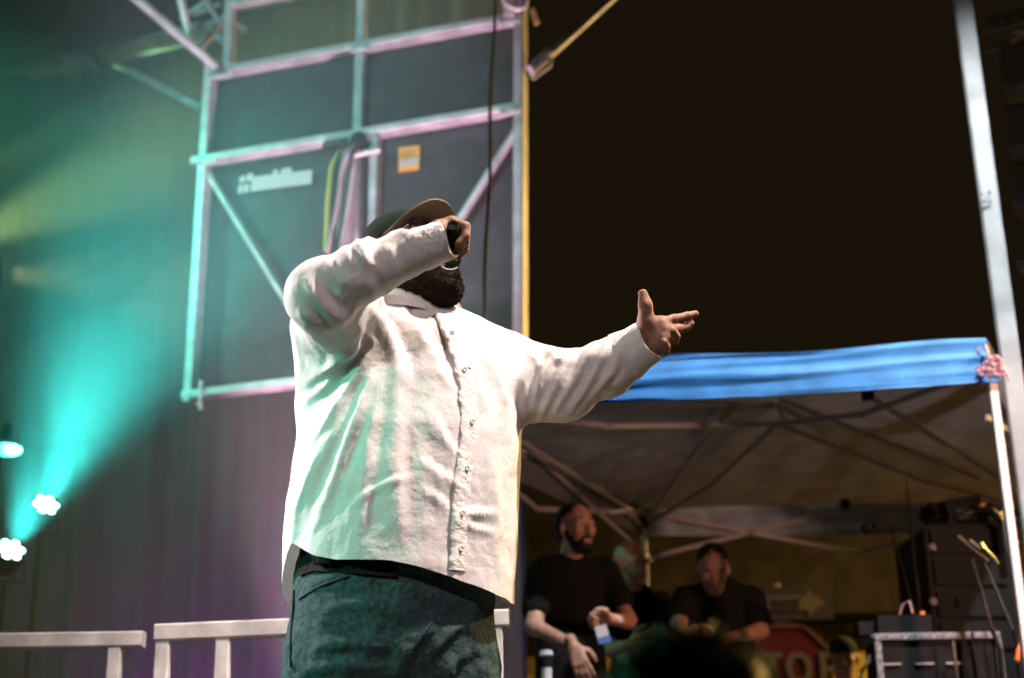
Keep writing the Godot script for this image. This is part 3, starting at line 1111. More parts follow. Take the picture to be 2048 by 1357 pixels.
	for f in [
		[PackedVector2Array([Vector2(-0.492, 2.253), Vector2(-0.401, 2.269), Vector2(-0.309, 2.250)]), 0.010, 0.014],
		[PackedVector2Array([Vector2(-0.444, 2.190), Vector2(-0.354, 2.200), Vector2(-0.263, 2.182), Vector2(-0.195, 2.164)]), 0.012, 0.016],
		[PackedVector2Array([Vector2(-0.465, 2.112), Vector2(-0.352, 2.111), Vector2(-0.262, 2.098)]), 0.013, 0.016],
		[PackedVector2Array([Vector2(-0.474, 2.057), Vector2(-0.385, 2.067), Vector2(-0.273, 2.049)]), 0.012, 0.014],
		[PackedVector2Array([Vector2(-0.173, 2.163), Vector2(-0.229, 2.109), Vector2(-0.273, 2.036)]), 0.014, 0.018],
		[PackedVector2Array([Vector2(-0.082, 2.190), Vector2(-0.150, 2.135), Vector2(-0.217, 2.053)]), 0.010, 0.014],
		[PackedVector2Array([Vector2(-0.207, 2.220), Vector2(-0.150, 2.208), Vector2(-0.082, 2.212)]), 0.008, 0.012],
		[PackedVector2Array([Vector2(-0.083, 2.106), Vector2(-0.139, 2.074), Vector2(-0.173, 2.020)]), 0.009, 0.013]]:
		fo.ridge(f[0], f[1], f[2])
	wob.frequency = 9.0
	for k in pv.size():
		var d := fo.at(pv[k].x, pv[k].y) * clampf(nn[k].z * 1.6 + 0.2, 0.0, 1.0) + wob.get_noise_3dv(pv[k]) * 0.007
		pv[k] += nn[k] * d
	var jb := Buf.new()
	jb.add_smooth(pv, net[1])
	var jeans := part(jb, "jeans", M.denim, root)
	var jall := fl.all()
	var jf := fl
	var jtouch := func(px: Vector3, lift: float) -> Vector3:
		var p := px
		p.z = -2.9
		for s in 60:
			var d: float = jf.at(p, jall)
			if d < 0.001:
				break
			p.z -= maxf(d * 0.8, 0.002)
		p.z += fo.at(p.x, p.y) + lift
		return p
	for run in [[Vector3(-0.1706, 2.2649, -3.3000), Vector3(-0.1683, 2.2137, -3.3000), Vector3(-0.1841, 2.1634, -3.3000), Vector3(-0.2177, 2.1083, -3.3000), Vector3(-0.2452, 2.0363, -3.3000)], [Vector3(-0.5020, 2.2248, -3.3000), Vector3(-0.4458, 2.2443, -3.3000), Vector3(-0.3779, 2.2591, -3.3000)], [Vector3(-0.5223, 2.2525, -3.4000), Vector3(-0.5215, 2.1598, -3.4000), Vector3(-0.5139, 2.0687, -3.4000)]]:
		var c2 := Curve3D.new()
		for p in run:
			c2.add_point(p)
		var tp := PackedVector3Array()
		var tr := PackedFloat32Array()
		for k in 25:
			tp.append(jtouch.call(c2.sample_baked(c2.get_baked_length() * k / 24.0), 0.001))
			tr.append(0.0034)
		var tb := Buf.new()
		tb.tube(tp, tr, 6)
		part(tb, "seam", M.denim_seam, jeans)
	# waistband and the black pouch tucked behind the shirt tail
	var wb := Buf.new()
	rows = []
	for g in [[1092, 0.02], [1108, 0.0], [1130, 0.0]]:
		pass
	var wp: Array = [Vector3(-0.5078, 2.3110, -3.4000), Vector3(-0.4683, 2.3133, -3.3000), Vector3(-0.4303, 2.3035, -3.3000), Vector3(-0.3557, 2.2908, -3.3000), Vector3(-0.2642, 2.2835, -3.3000)]
	rows = [PackedVector3Array(), PackedVector3Array(), PackedVector3Array()]
	for p in wp:
		for j in 3:
			rows[j].append(jtouch.call(p + Vector3(0, 0.03 - 0.03 * j, 0), 0.010))
	wb.slab_sheet(rows, Vector3(0, 0, -0.006))
	part(wb, "belt", M.black_cloth, root)
	wb = Buf.new()
	wb.tube(PackedVector3Array([jtouch.call(Vector3(-0.4621, 2.3363, -3.3000), 0.02), jtouch.call(Vector3(-0.4475, 2.3061, -3.3000), 0.026), jtouch.call(Vector3(-0.4130, 2.2986, -3.3000), 0.026)]), PackedFloat32Array([0.016, 0.018, 0.014]), 10)
	part(wb, "pouch", M.black_cloth, root)
	for g in [lg, rg]:
		var kb2 := Buf.new()
		var f2 := Field.new()
		f2.cone(g + Vector3(0, 0.045, -0.05), g + Vector3(0.07, 0.04, 0.12), 0.045, 0.038, 0.03)
		f2.cone(g + Vector3(0, 0.05, -0.04), g + Vector3(0, 0.1, -0.02), 0.045, 0.05, 0.03)
		net = f2.nets(0.015)
		kb2.add_smooth(net[0], net[1])
		part(kb2, "shoe", M.black_plastic, root)

	# ---------------------------------------------------------------- microphone in the raised hand
	var mic := thing("microphone", m0, "black handheld microphone gripped in the singer's raised fist", "microphone")
	var mb := Buf.new()
	mb.lathe(m0 - ax * 0.012, ax, [Vector2(0.0, 0.002), Vector2(0.0105, 0.002), Vector2(0.0118, 0.0), Vector2(0.0128, 0.004), Vector2(0.0130, 0.03), Vector2(0.0115, 0.032), Vector2(0.0115, 0.035), Vector2(0.0140, 0.037), Vector2(0.0190, 0.150), Vector2(0.0200, 0.158)], 24)
	part(mb, "handle", M.black_plastic, mic)
	mb = Buf.new()
	mb.lathe(m0 + ax * 0.146, ax, [Vector2(0.0205, 0.0), Vector2(0.0255, 0.004), Vector2(0.0258, 0.010), Vector2(0.0240, 0.013)], 24)
	part(mb, "collar_ring", M.chrome, mic)
	mb = Buf.new()
	var prof := []
	for k in 9:
		var t := k / 8.0 * PI * 0.5
		prof.append(Vector2(0.0255 * cos(t), 0.014 + 0.036 * sin(t)))
	mb.lathe(m0 + ax * 0.146, ax, prof, 24)
	part(mb, "grille", M.black_metal, mic)


# ==================================================================== lamps
func fixture(label: String, at: Vector3, to: Vector3, c: Color, energy: float, angle: float, soft := 0.5, size := 0.06) -> void:
	var z := (to - at).normalized()
	var t := thing("stage_light", at, label, "stage light", "stage lights outside the picture")
	var b := Buf.new()
	b.lathe(at, z, [Vector2(0.0, -0.24), Vector2(0.06, -0.235), Vector2(0.085, -0.20), Vector2(0.095, -0.05), Vector2(0.105, 0.0), Vector2(0.11, 0.06), Vector2(0.104, 0.06), Vector2(0.09, -0.004)], 20)
	part(b, "housing", M.black_metal, t)
	b = Buf.new()
	b.lathe(at - z * 0.01, z, [Vector2(0.09, 0.0), Vector2(0.05, 0.006), Vector2(0.0, 0.008)], 20)
	part(b, "lens", glow("lamp_glow_%d" % taken.get("stage_light", 0), c, 2.0), t)
	b = Buf.new()
	var x := z.cross(Vector3.UP).normalized()
	b.tube(PackedVector3Array([at + x * 0.115 - z * 0.08, at + x * 0.13 - z * 0.08 + Vector3.UP * 0.14, at - x * 0.13 - z * 0.08 + Vector3.UP * 0.14, at - x * 0.115 - z * 0.08]), PackedFloat32Array([0.009, 0.009, 0.009, 0.009]), 8)
	b.rod(at - z * 0.08 + Vector3.UP * 0.13, at - z * 0.08 + Vector3.UP * 0.24, 0.02)
	part(b, "yoke", M.black_metal, t)
	spot(t, at + z * 0.075, z, c, energy, angle, soft, size)


func spot(t: Node3D, at: Vector3, z: Vector3, c: Color, energy: float, angle: float, soft: float, size: float) -> void:
	var l := SpotLight3D.new()
	l.name = "beam"
	l.light_color = c
	l.light_energy = energy
	l.spot_angle = angle
	l.spot_angle_attenuation = soft
	l.spot_attenuation = 2.0
	l.spot_range = 40.0
	l.light_size = size
	l.shadow_enabled = true
	t.add_child(l)
	l.transform = Transform3D(Basis.looking_at(z, Vector3.UP if absf(z.y) < 0.98 else Vector3.RIGHT), at - t.position)


func stage_lights() -> void:
	# key: warm white, high on the right
	fixture("warm white spotlight high on the right, lighting the singer", Vector3(2.4, 7.3, -2.5), Vector3(-0.1, 2.4, -3.5), lin(1.0, 0.82, 0.73), 98.0, 22.0, 0.5, 0.12)
	# cool wash over the right wing, nearly straight down the tent front
	fixture("cool white wash light above the right wing of the stage", Vector3(2.9, 7.6, -3.2), Vector3(1.7, 3.4, -6.2), lin(0.90, 0.94, 1.0), 74.0, 24.0, 0.6, 0.08)
	# teal wash from the front left
	fixture("teal wash light high on the front left", Vector3(-4.6, 6.0, -1.2), Vector3(-1.8, 5.7, -8.6), lin(0.42, 1.0, 0.93), 48.0, 16.0, 0.5, 0.08)
	fixture("teal spotlight on the left side, aimed at the singer", Vector3(-3.9, 3.7, -2.0), Vector3(-0.45, 2.0, -3.5), lin(0.22, 1.0, 0.68), 15.0, 15.0, 0.6, 0.22)
	# rim from the back left
	fixture("pinkish white rim light at the back left of the stage", Vector3(-3.7, 4.3, -4.7), Vector3(-0.45, 2.5, -3.5), lin(1.0, 0.80, 0.88), 42.0, 16.0, 0.5, 0.05)
	# magenta floor washes at the back
	fixture("magenta floor wash light behind the singer", Vector3(-0.85, 1.55, -7.3), Vector3(-0.95, 5.6, -8.1), lin(1.0, 0.56, 0.76), 60.0, 25.0, 0.8, 0.08)
	fixture("purple floor wash light at the foot of the curtain", Vector3(-1.9, 1.5, -8.4), Vector3(-1.7, 2.7, -10.6), lin(0.66, 0.13, 0.88), 13.0, 50.0, 0.9, 0.08)
	fixture("dim violet floor wash light further along the curtain", Vector3(-0.3, 1.5, -8.2), Vector3(-1.2, 3.0, -10.6), lin(0.45, 0.14, 0.66), 5.5, 35.0, 0.9, 0.08)
	fixture("added teal overhead light beyond the left edge, tinting the haze", Vector3(-5.4, 7.4, -7.2), Vector3(-1.6, 3.6, -9.6), lin(0.10, 1.0, 0.66), 24.0, 32.0, 0.9, 0.08)  # added unseen lamp, deepens the teal of the haze on the left
	# yellow-green beams through the haze from beyond the left edge
	fixture("yellow green beam light beyond the left edge", Vector3(-4.4628, 5.8855, -10.1500), Vector3(-2.3351, 6.9212, -10.2000), lin(0.62, 1.0, 0.30), 46.0, 17.0, 0.8, 0.05)
	fixture("green beam light beyond the left edge, above the yellow one", Vector3(-4.5576, 6.2324, -10.0000), Vector3(-2.3464, 7.5279, -10.1000), lin(0.45, 1.0, 0.40), 16.0, 10.0, 0.9, 0.05)
	fixture("yellow beam light beyond the left edge", Vector3(-3.3427, 5.1527, -8.6000), Vector3(-2.1614, 5.3543, -9.4000), lin(0.85, 0.9, 0.35), 5.0, 24.0, 1.0, 0.05)
	# the two visible LED lamps
	led_par(Vector3(-3.0628, 3.7990, -9.3000), "seven-lens LED stage lamp shining cyan, the upper of the two")
	led_par(Vector3(-3.0879, 3.4090, -8.8000), "seven-lens LED stage lamp shining cyan, the lower one at the left edge")
	# added fill and rim lamps out of view, then the street lamp beyond the stage
	fixture("added warm reddish fill light beyond the right edge", Vector3(3.7, 3.2, -3.9), Vector3(0.95, 3.0, -7.9), lin(1.0, 0.50, 0.34), 11.0, 19.5, 0.6, 0.06)  # added out of view to warm the people and the back valance
	fixture("added dim warm fill light behind the camera", Vector3(0.9, 7.5, 6.0), Vector3(-0.35, 2.4, -3.5), lin(1.0, 0.82, 0.84), 40.0, 7.0, 0.5, 0.15)  # added fill, lifts the shaded parts of the shirt and the rails
	fixture("added green rim light on the stage lip for the onlooker head", Vector3(-1.5, 1.5, -2.8), Vector3(0.5, 1.75, -1.4), lin(0.15, 1.0, 0.5), 10.0, 22.0, 0.5, 0.05)  # invented lamp, gives the near head its green edge
	fixture("added yellow rim light on the stage lip for the onlooker head", Vector3(1.9, 1.5, -2.8), Vector3(0.5, 1.75, -1.4), lin(1.0, 0.75, 0.2), 22.0, 22.0, 0.5, 0.05)  # invented too, for the yellow edge on the other side of that head
	street_lamp(Vector3(10.5, 0, -11.9))


func led_par(at: Vector3, label: String) -> void:
	var z := Vector3(0.46, 0.52, 0.68).normalized()
	var x := z.cross(Vector3.UP).normalized()
	var y := x.cross(z)
	var t := thing("led_lamp", at, label, "stage light", "LED lamps glowing at the left")
	var b := Buf.new()
	b.lathe(at, z, [Vector2(0.0, -0.20), Vector2(0.06, -0.195), Vector2(0.09, -0.15), Vector2(0.095, -0.02), Vector2(0.098, 0.0), Vector2(0.09, 0.0), Vector2(0.088, -0.012), Vector2(0.0, -0.012)], 24)
	part(b, "housing", M.black_metal, t)
	for k in 7:
		var off := Vector3.ZERO if k == 0 else (x * cos(TAU * k / 6.0) + y * sin(TAU * k / 6.0)) * 0.060
		b = Buf.new()
		b.lathe(at + off - z * 0.011, z, [Vector2(0.023, 0.0), Vector2(0.022, 0.006), Vector2(0.015, 0.012), Vector2(0.0, 0.016)], 14)
		part(b, "led_lens", M.get("led_glow") if M.has("led_glow") else glow("led_glow", lin(0.55, 1.0, 0.95), 9.0), t)
	b = Buf.new()
	var low := at - z * 0.1
	b.tube(PackedVector3Array([low + x * 0.10, low + x * 0.125 - Vector3.UP * 0.13, low - x * 0.125 - Vector3.UP * 0.13, low - x * 0.10]), PackedFloat32Array([0.008, 0.008, 0.008, 0.008]), 8)
	b.rod(Vector3(low.x, DECK, low.z), low - Vector3.UP * 0.13, 0.018)
	part(b, "stand", M.black_metal, t)
	spot(t, at + z * 0.03, z, lin(0.05, 1.0, 0.90), 62.0, 23.0, 1.0, 0.06)


func street_lamp(at: Vector3) -> void:
	var t := thing("street_lamp", at, "tall street lamp with warm light beyond the stage", "street lamp")
	var b := Buf.new()
	b.tube(PackedVector3Array([at, at + Vector3(0, 3, 0), at + Vector3(0, 7.4, 0), at + Vector3(-0.3, 7.9, 0), at + Vector3(-1.4, 8.0, 0)]), PackedFloat32Array([0.09, 0.075, 0.055, 0.05, 0.045]), 12)
	part(b, "pole", M.galvanised, t)
	b = Buf.new()
	b.bar(at + Vector3(-1.3, 8.0, 0), at + Vector3(-1.95, 8.0, 0), 0.28, 0.12)
	part(b, "lamp_head", M.galvanised, t)
	b = Buf.new()
	b.bar(at + Vector3(-1.4, 7.93, 0), at + Vector3(-1.9, 7.93, 0), 0.2, 0.012)
	part(b, "lamp_panel", glow("street_glow", lin(1.0, 0.62, 0.2), 5.0), t)
	var l := AreaLight3D.new()
	l.name = "lamp_light"
	l.light_color = lin(1.0, 0.60, 0.16)
	l.light_energy = 420.0
	l.area_size = Vector2(0.5, 0.2)
	l.shadow_enabled = true
	t.add_child(l)
	l.rotation_degrees = Vector3(-90, 0, 0)
	l.position = Vector3(-1.65, 7.9, 0)


# ==================================================================== ground, deck, haze
func setting() -> void:
	var b := Buf.new()
	var g := 160.0
	b.quad(Vector3(-g, 0, g), Vector3(g, 0, g), Vector3(g, 0, -g), Vector3(-g, 0, -g))
	structure(b, "ground", M.asphalt)
	b = Buf.new()
	b.box(Vector3(-1.0, DECK / 2 + 0.002, -6.9), Vector3(12.0, DECK - 0.004, 8.6))
	structure(b, "stage_deck", M.deck)

	# black curtain across the back of the stage
	var c := thing("stage_curtain", Vector3(-3.6, DECK, -10.7), "black hanging curtain across the back of the stage, lit purple at its foot", "curtain")
	var rows := []
	for a in 13:
		var y := DECK + 0.01 + 8.9 * a / 12.0
		var row := PackedVector3Array()
		for k in 361:
			var x := -7.4 + 7.47 * k / 360.0
			var w := 0.055 * sin(x * 13.0 + 0.8 * sin(x * 2.1)) + 0.035 * sin(x * 29.0 + sin(x * 5.0) + y * 0.12) + 0.05 * sin(x * 3.7 + y * 0.3)
			row.append(Vector3(x, y, -10.7 + w * (1.15 - 0.06 * a)))
		rows.append(row)
	b = Buf.new()
	b.sheet(rows)
	part(b, "cloth", M.curtain, c)
	b = Buf.new()
	b.rod(Vector3(-7.6, DECK + 8.95, -10.7), Vector3(0.08, DECK + 8.95, -10.7), 0.03)
	part(b, "track", M.black_metal, c)

	var fog := FogVolume.new()
	fog.name = "stage_haze"
	fog.shape = RenderingServer.FOG_VOLUME_SHAPE_BOX
	fog.size = Vector3(7.23, 8.6, 3.7)
	fog.position = Vector3(-3.585, DECK + 4.35, -8.75)
	var fm := FogMaterial.new()
	fm.resource_name = "haze"
	fm.albedo = Color(0.97, 0.97, 0.97)
	fm.density = 0.038
	fog.material = fm
	fog.set_meta("kind", "stuff")
	# denser wisps drifting through it
	var pm := FogMaterial.new()
	pm.resource_name = "haze_wisp"
	pm.albedo = Color(0.97, 0.97, 0.97)
	pm.density = 0.05
	for w in [[Vector3(-2.7, 4.6, -9.0), Vector3(1.5, 0.7, 1.2), 0.5], [Vector3(-3.3, 5.7, -9.2), Vector3(2.2, 0.6, 1.4), 0.42], [Vector3(-2.5, 6.6, -9.4), Vector3(2.6, 0.5, 1.2), 0.36], [Vector3(-3.6, 6.5, -8.8), Vector3(1.4, 0.9, 1.0), 0.3], [Vector3(-2.3, 5.3, -9.6), Vector3(1.2, 0.5, 1.0), 0.7]]:
		var puff := FogVolume.new()
		puff.name = numbered("haze_wisp")
		puff.shape = RenderingServer.FOG_VOLUME_SHAPE_ELLIPSOID
		puff.size = w[1]
		puff.material = pm
		puff.set_meta("kind", "stuff")
		puff.set_meta("label", "wisp of thicker haze drifting through the cyan beams")
		puff.set_meta("category", "haze")
		puff.set_meta("group", "haze wisps in the beams")
		add_child(puff)
		puff.position = w[0]
		puff.rotation.z = w[2]
	fog.set_meta("label", "thin theatrical haze drifting over the left of the stage")
	fog.set_meta("category", "haze")
	add_child(fog)


# ==================================================================== frame, rails, posts
func stage_metalwork() -> void:
	var nrm := Vector3(-0.3256, 0.0000, 0.9455)
	var t := thing("metal_frame", Vector3(0.0473, 4.3065, -8.0051), "pale metal stage wing frame with cross bars, braces and dark panels", "metal frame")
	var post := func(called: String, p: Vector3, q: Vector3, w: float, d: float) -> void:
		var b := Buf.new()
		b.bar(p, q, d, w, Vector3(-0.9455, 0.0000, -0.3256))
		part(b, called, M.aluminium, t)
	var top := Vector3(0, 1.4, 0)
	post.call("post", Vector3(-2.0378, 4.3148, -8.7760), Vector3(-2.0260, 6.7304, -8.7719), 0.062, 0.10)
	post.call("post", Vector3(0.0469, 4.2839, -8.0581), Vector3(0.0935, 6.9580, -8.0421), 0.062, 0.11)
	post.call("post", Vector3(-1.8998, 6.6644, -8.7549), Vector3(-1.9258, 7.4684, -8.7638), 0.062, 0.08)
	post.call("post", Vector3(-0.9702, 6.0262, -8.4295), Vector3(-0.9587, 7.2288, -8.4255), 0.066, 0.07)
	post.call("post", Vector3(-0.9509, 4.3861, -8.4229), Vector3(-0.9866, 6.0078, -8.4351), 0.060, 0.07)
	# cross bars: deep tubes, seen from below
	for s in [[Vector3(-2.1114, 5.9986, -8.8013), Vector3(0.0420, 5.9672, -8.0598)], [Vector3(-1.9883, 6.6452, -8.7589), Vector3(0.0524, 6.6040, -8.0563)], [Vector3(-2.0749, 4.3621, -8.7887), Vector3(0.0159, 4.3524, -8.0688)], [Vector3(-1.9123, 7.1792, -8.7645), Vector3(0.0602, 7.0920, -8.0853)]]:
		var b := Buf.new()
		b.bar(s[0], s[1], 0.105, 0.050)
		part(b, "cross_bar", M.aluminium, t)
	for s in [[Vector3(-2.0127, 5.9106, -8.7673), Vector3(-1.3569, 4.8019, -8.5415), 0.045], [Vector3(0.0458, 5.8180, -8.0585), Vector3(-0.5252, 4.9571, -8.2551), 0.052]]:
		var b := Buf.new()
		b.rod(s[0], s[1], s[2] / 2.0, 14)
		part(b, "brace", M.aluminium, t)
	# bolted gusset plates at the joints
	for g in [Vector3(-2.0095, 5.9584, -8.7070), Vector3(0.0108, 5.9318, -8.0113), Vector3(-1.9439, 6.5950, -8.6844), Vector3(0.0140, 6.5659, -8.0102), Vector3(-0.9552, 6.5777, -8.3439), Vector3(-0.9629, 5.9339, -8.3466), Vector3(-1.9852, 4.3434, -8.6986)]:
		var pb := Buf.new()
		pb.bar(g - Vector3(-0.9455, 0.0000, -0.3256) * 0.07, g + Vector3(-0.9455, 0.0000, -0.3256) * 0.07, 0.008, 0.034)
		var plate := part(pb, "gusset_plate", M.white_steel, t)
		for s in [-0.045, 0.045]:
			pb = Buf.new()
			pb.lathe(g + Vector3(-0.9455, 0.0000, -0.3256) * s + nrm * 0.004, nrm, [Vector2(0.011, 0.0), Vector2(0.011, 0.007), Vector2(0.0, 0.009)], 6)
			part(pb, "bolt", M.galvanised, plate)
	# panels behind the bars
	for s in [
		[Vector3(-2.1161, 5.9957, -8.8875), Vector3(-1.0337, 5.9805, -8.5148), Vector3(-0.9995, 4.3897, -8.5030), Vector3(-2.0890, 4.3791, -8.8782)],
		[Vector3(-0.8114, 5.9748, -8.4330), Vector3(0.0606, 5.9670, -8.1327), Vector3(0.0336, 4.3700, -8.1420), Vector3(-0.7895, 4.3809, -8.4255)],
		[Vector3(-1.0317, 5.9890, -8.5247), Vector3(-0.8163, 5.9838, -8.4505), Vector3(-0.7942, 4.3865, -8.4429), Vector3(-0.9976, 4.3928, -8.5130)],
		[Vector3(-2.0501, 6.6561, -8.8595), Vector3(-1.0262, 6.6287, -8.5070), Vector3(-1.0139, 6.0354, -8.5027), Vector3(-2.0525, 6.0484, -8.8603)],
		[Vector3(-0.9504, 6.6273, -8.4808), Vector3(0.0713, 6.6004, -8.1291), Vector3(0.0613, 6.0089, -8.1325), Vector3(-0.9395, 6.0283, -8.4771)]]:
		var b := Buf.new()
		var off := nrm * -0.02
		b.slab_sheet([PackedVector3Array([s[3], s[2]]), PackedVector3Array([s[0], s[1]])], off)
		part(b, "panel", M.dark_panel, t)
	# printed label: a long pale plate, small marks above and a block of marks to its left
	var b := Buf.new()
	b.slab_sheet([PackedVector3Array([Vector3(-1.7112, 5.7455, -8.7217), Vector3(-1.2851, 5.7273, -8.5750)]), PackedVector3Array([Vector3(-1.7018, 5.8489, -8.7184), Vector3(-1.2881, 5.8243, -8.5760)])], nrm * -0.004)
	for s in [[545, 346, 556, 338], [562, 344, 582, 335], [478, 386, 484, 370], [486, 385, 492, 366], [493, 384, 498, 368], [478, 366, 490, 352], [492, 362, 499, 346]]:
		pass
	for s in [
		[Vector3(-1.5579, 5.8410, -8.6689), Vector3(-1.5231, 5.8419, -8.6569), Vector3(-1.5243, 5.8711, -8.6573), Vector3(-1.5556, 5.8696, -8.6681)],
		[Vector3(-1.5021, 5.8381, -8.6497), Vector3(-1.4294, 5.8357, -8.6246), Vector3(-1.4305, 5.8684, -8.6250), Vector3(-1.4999, 5.8703, -8.6489)],
		[Vector3(-1.7992, 5.7466, -8.7520), Vector3(-1.7709, 5.7452, -8.7422), Vector3(-1.7668, 5.8061, -8.7408), Vector3(-1.7950, 5.8039, -8.7505)],
		[Vector3(-1.7603, 5.7434, -8.7386), Vector3(-1.7252, 5.7444, -8.7265), Vector3(-1.7209, 5.8052, -8.7250), Vector3(-1.7597, 5.8048, -8.7384)],
		[Vector3(-1.7923, 5.8216, -8.7496), Vector3(-1.7534, 5.8219, -8.7362), Vector3(-1.7521, 5.8690, -8.7358), Vector3(-1.7874, 5.8681, -8.7479)],
		[Vector3(-1.7429, 5.8236, -8.7326), Vector3(-1.7042, 5.8239, -8.7193), Vector3(-1.6996, 5.8776, -8.7177), Vector3(-1.7384, 5.8774, -8.7310)]]:
		b.slab_sheet([PackedVector3Array([s[0], s[1]]), PackedVector3Array([s[3], s[2]])], nrm * -0.004)
	part(b, "printed_label", M.pale_print, t)
	# warning sticker: orange field with a grey band and thin dark lines
	b = Buf.new()
	b.slab_sheet([PackedVector3Array([Vector3(-0.7035, 5.6975, -8.3694), Vector3(-0.5702, 5.6941, -8.3235)]), PackedVector3Array([Vector3(-0.7053, 5.8701, -8.3700), Vector3(-0.5679, 5.8617, -8.3227)])], nrm * -0.003)
	var stick := part(b, "warning_sticker", M.orange_print, t)
	b = Buf.new()
	b.slab_sheet([PackedVector3Array([Vector3(-0.6972, 5.7373, -8.3651), Vector3(-0.5768, 5.7326, -8.3237)]), PackedVector3Array([Vector3(-0.6976, 5.7760, -8.3653), Vector3(-0.5770, 5.7711, -8.3237)])], nrm * -0.0015)
	part(b, "sticker_band", M.grey_print, stick)
	b = Buf.new()
	for s in [[Vector3(-0.6916, 5.8347, -8.3632), Vector3(-0.5839, 5.8320, -8.3261)], [Vector3(-0.6914, 5.8135, -8.3631), Vector3(-0.5967, 5.8099, -8.3305)], [Vector3(-0.6912, 5.7924, -8.3631), Vector3(-0.5836, 5.7899, -8.3260)]]:
		b.slab_sheet([PackedVector3Array([s[0], s[1]]), PackedVector3Array([s[0] + Vector3(0, 0.005, 0), s[1] + Vector3(0, 0.005, 0)])], nrm * -0.0015)
	part(b, "sticker_lines", M.dark_print, stick)
	# hydraulic cylinder and box section in the middle bay
	b = Buf.new()
	b.rod(Vector3(-1.0153, 5.8621, -8.3710), Vector3(-1.0685, 4.8721, -8.3682), 0.052, 18)
	part(b, "hydraulic_cylinder", M.white_steel, t)
	b = Buf.new()
	b.bar(Vector3(-0.8514, 5.9763, -8.3780), Vector3(-0.8583, 4.3806, -8.3804), 0.08, 0.055, Vector3(-0.9455, 0.0000, -0.3256))
	part(b, "upright", M.aluminium, t)
	b = Buf.new()
	b.rod(Vector3(-1.0103, 5.8033, -8.3376), Vector3(-0.8167, 5.8247, -8.3026), 0.018, 12)
	part(b, "hinge_pin", M.white_steel, t)
	for s in [
		[[Vector3(-0.9633, 5.8788, -8.3002), Vector3(-1.0369, 5.8471, -8.2832), Vector3(-1.1198, 5.7297, -8.3118), Vector3(-1.1431, 5.4919, -8.3198), Vector3(-1.1485, 5.1584, -8.3323)], "cable_yellow", 0.014],
		[[Vector3(-0.9565, 5.8705, -8.2979), Vector3(-1.0114, 5.7916, -8.2639), Vector3(-1.0514, 5.6774, -8.2777), Vector3(-1.0751, 5.4412, -8.2858), Vector3(-1.1320, 5.1303, -8.3054)], "cable_pink", 0.014],
		[[Vector3(-0.9489, 5.8743, -8.2847), Vector3(-1.0342, 5.8430, -8.2612), Vector3(-1.0903, 5.7141, -8.2805), Vector3(-1.1105, 5.4767, -8.2874), Vector3(-1.0901, 5.0781, -8.3016)], "cable_black", 0.012],
		[[Vector3(-0.9422, 5.8660, -8.2824), Vector3(-0.9866, 5.7643, -8.2448), Vector3(-1.0149, 5.5625, -8.2545), Vector3(-1.0477, 5.2964, -8.2658), Vector3(-1.0998, 5.0091, -8.2943)], "cable_black", 0.012]]:
		var cv := Curve3D.new()
		for p in s[0]:
			cv.add_point(p)
		var tp := PackedVector3Array()
		var tr := PackedFloat32Array()
		for k in 21:
			var sm := 0
			tp.append(cv.sample_baked(cv.get_baked_length() * k / 20.0, true))
			tr.append(s[2])
		b = Buf.new()
		b.tube(tp, tr, 10)
		part(b, "cable", M[s[1]], t)
	b = Buf.new()
	b.lathe(Vector3(-0.9430, 5.8979, -8.3461), nrm, [Vector2(0.05, 0.0), Vector2(0.06, 0.05), Vector2(0.03, 0.09), Vector2(0.0, 0.1)], 12)
	part(b, "cable_clamp", M.rubber, t)
	b = Buf.new()
	b.bar(Vector3(-1.9508, 4.4280, -8.6773), Vector3(-1.9499, 4.2388, -8.6769), 0.016, 0.028, nrm)
	part(b, "pin", M.white_steel, t)
	# bracket at the top of the right post
	b = Buf.new()
	b.slab_sheet([PackedVector3Array([Vector3(-0.0233, 6.6087, -8.0083), Vector3(0.0524, 6.5913, -7.9822)]), PackedVector3Array([Vector3(-0.0276, 6.7552, -8.0098), Vector3(0.0547, 6.7358, -7.9814)])], nrm * -0.02)
	b.tube(PackedVector3Array([Vector3(-0.0275, 6.7352, -7.9780), Vector3(0.0032, 6.6560, -7.9569), Vector3(0.0653, 6.6055, -7.9354), Vector3(0.1157, 6.6148, -7.9287), Vector3(0.1235, 6.6995, -7.9260)]), PackedFloat32Array([0.02, 0.022, 0.022, 0.02, 0.02]), 10)
	part(b, "bracket", M.white_steel, t)
	b = Buf.new()
	b.bar(Vector3(0.1604, 6.6358, -7.9873), Vector3(0.1895, 6.5211, -7.9773), 0.035, 0.012, nrm)
	part(b, "strap_end", M.strap, t)

	# brace running up to the right from the frame
	var br := thing("roof_brace", Vector3(0.1469, 6.2293, -8.1000), "slim pale roof brace rising to the right of the frame", "brace")
	b = Buf.new()
	b.rod(Vector3(0.1244, 6.2115, -8.0800), Vector3(0.9545, 7.3145, -8.6000), 0.026, 12)
	part(b, "tube", M.aluminium, br)
	b = Buf.new()
	b.rod(Vector3(0.1395, 6.2086, -8.0000), Vector3(0.2687, 6.3623, -8.0500), 0.034, 12)
	b.tube(PackedVector3Array([Vector3(0.1566, 6.1341, -7.9800), Vector3(0.2654, 6.2458, -8.0200), Vector3(0.2725, 6.2810, -8.0200), Vector3(0.2489, 6.3284, -8.0400)]), PackedFloat32Array([0.010, 0.012, 0.012, 0.012]), 8)
	part(b, "clasp", M.aluminium, br)

	# rope hanging in front of the frame
	b = Buf.new()
	var rp := PackedVector3Array()
	var rr := PackedFloat32Array()
	for k in 21:
		var q: Vector3 = (Vector3(-0.0610, 6.1504, -6.9000)).lerp(Vector3(-0.1436, 4.0344, -6.9000), k / 20.0)
		rp.append(q + Vector3(0.006 * sin(k * 0.7), 0, 0.006 * cos(k * 0.9)))
		rr.append(0.0095)
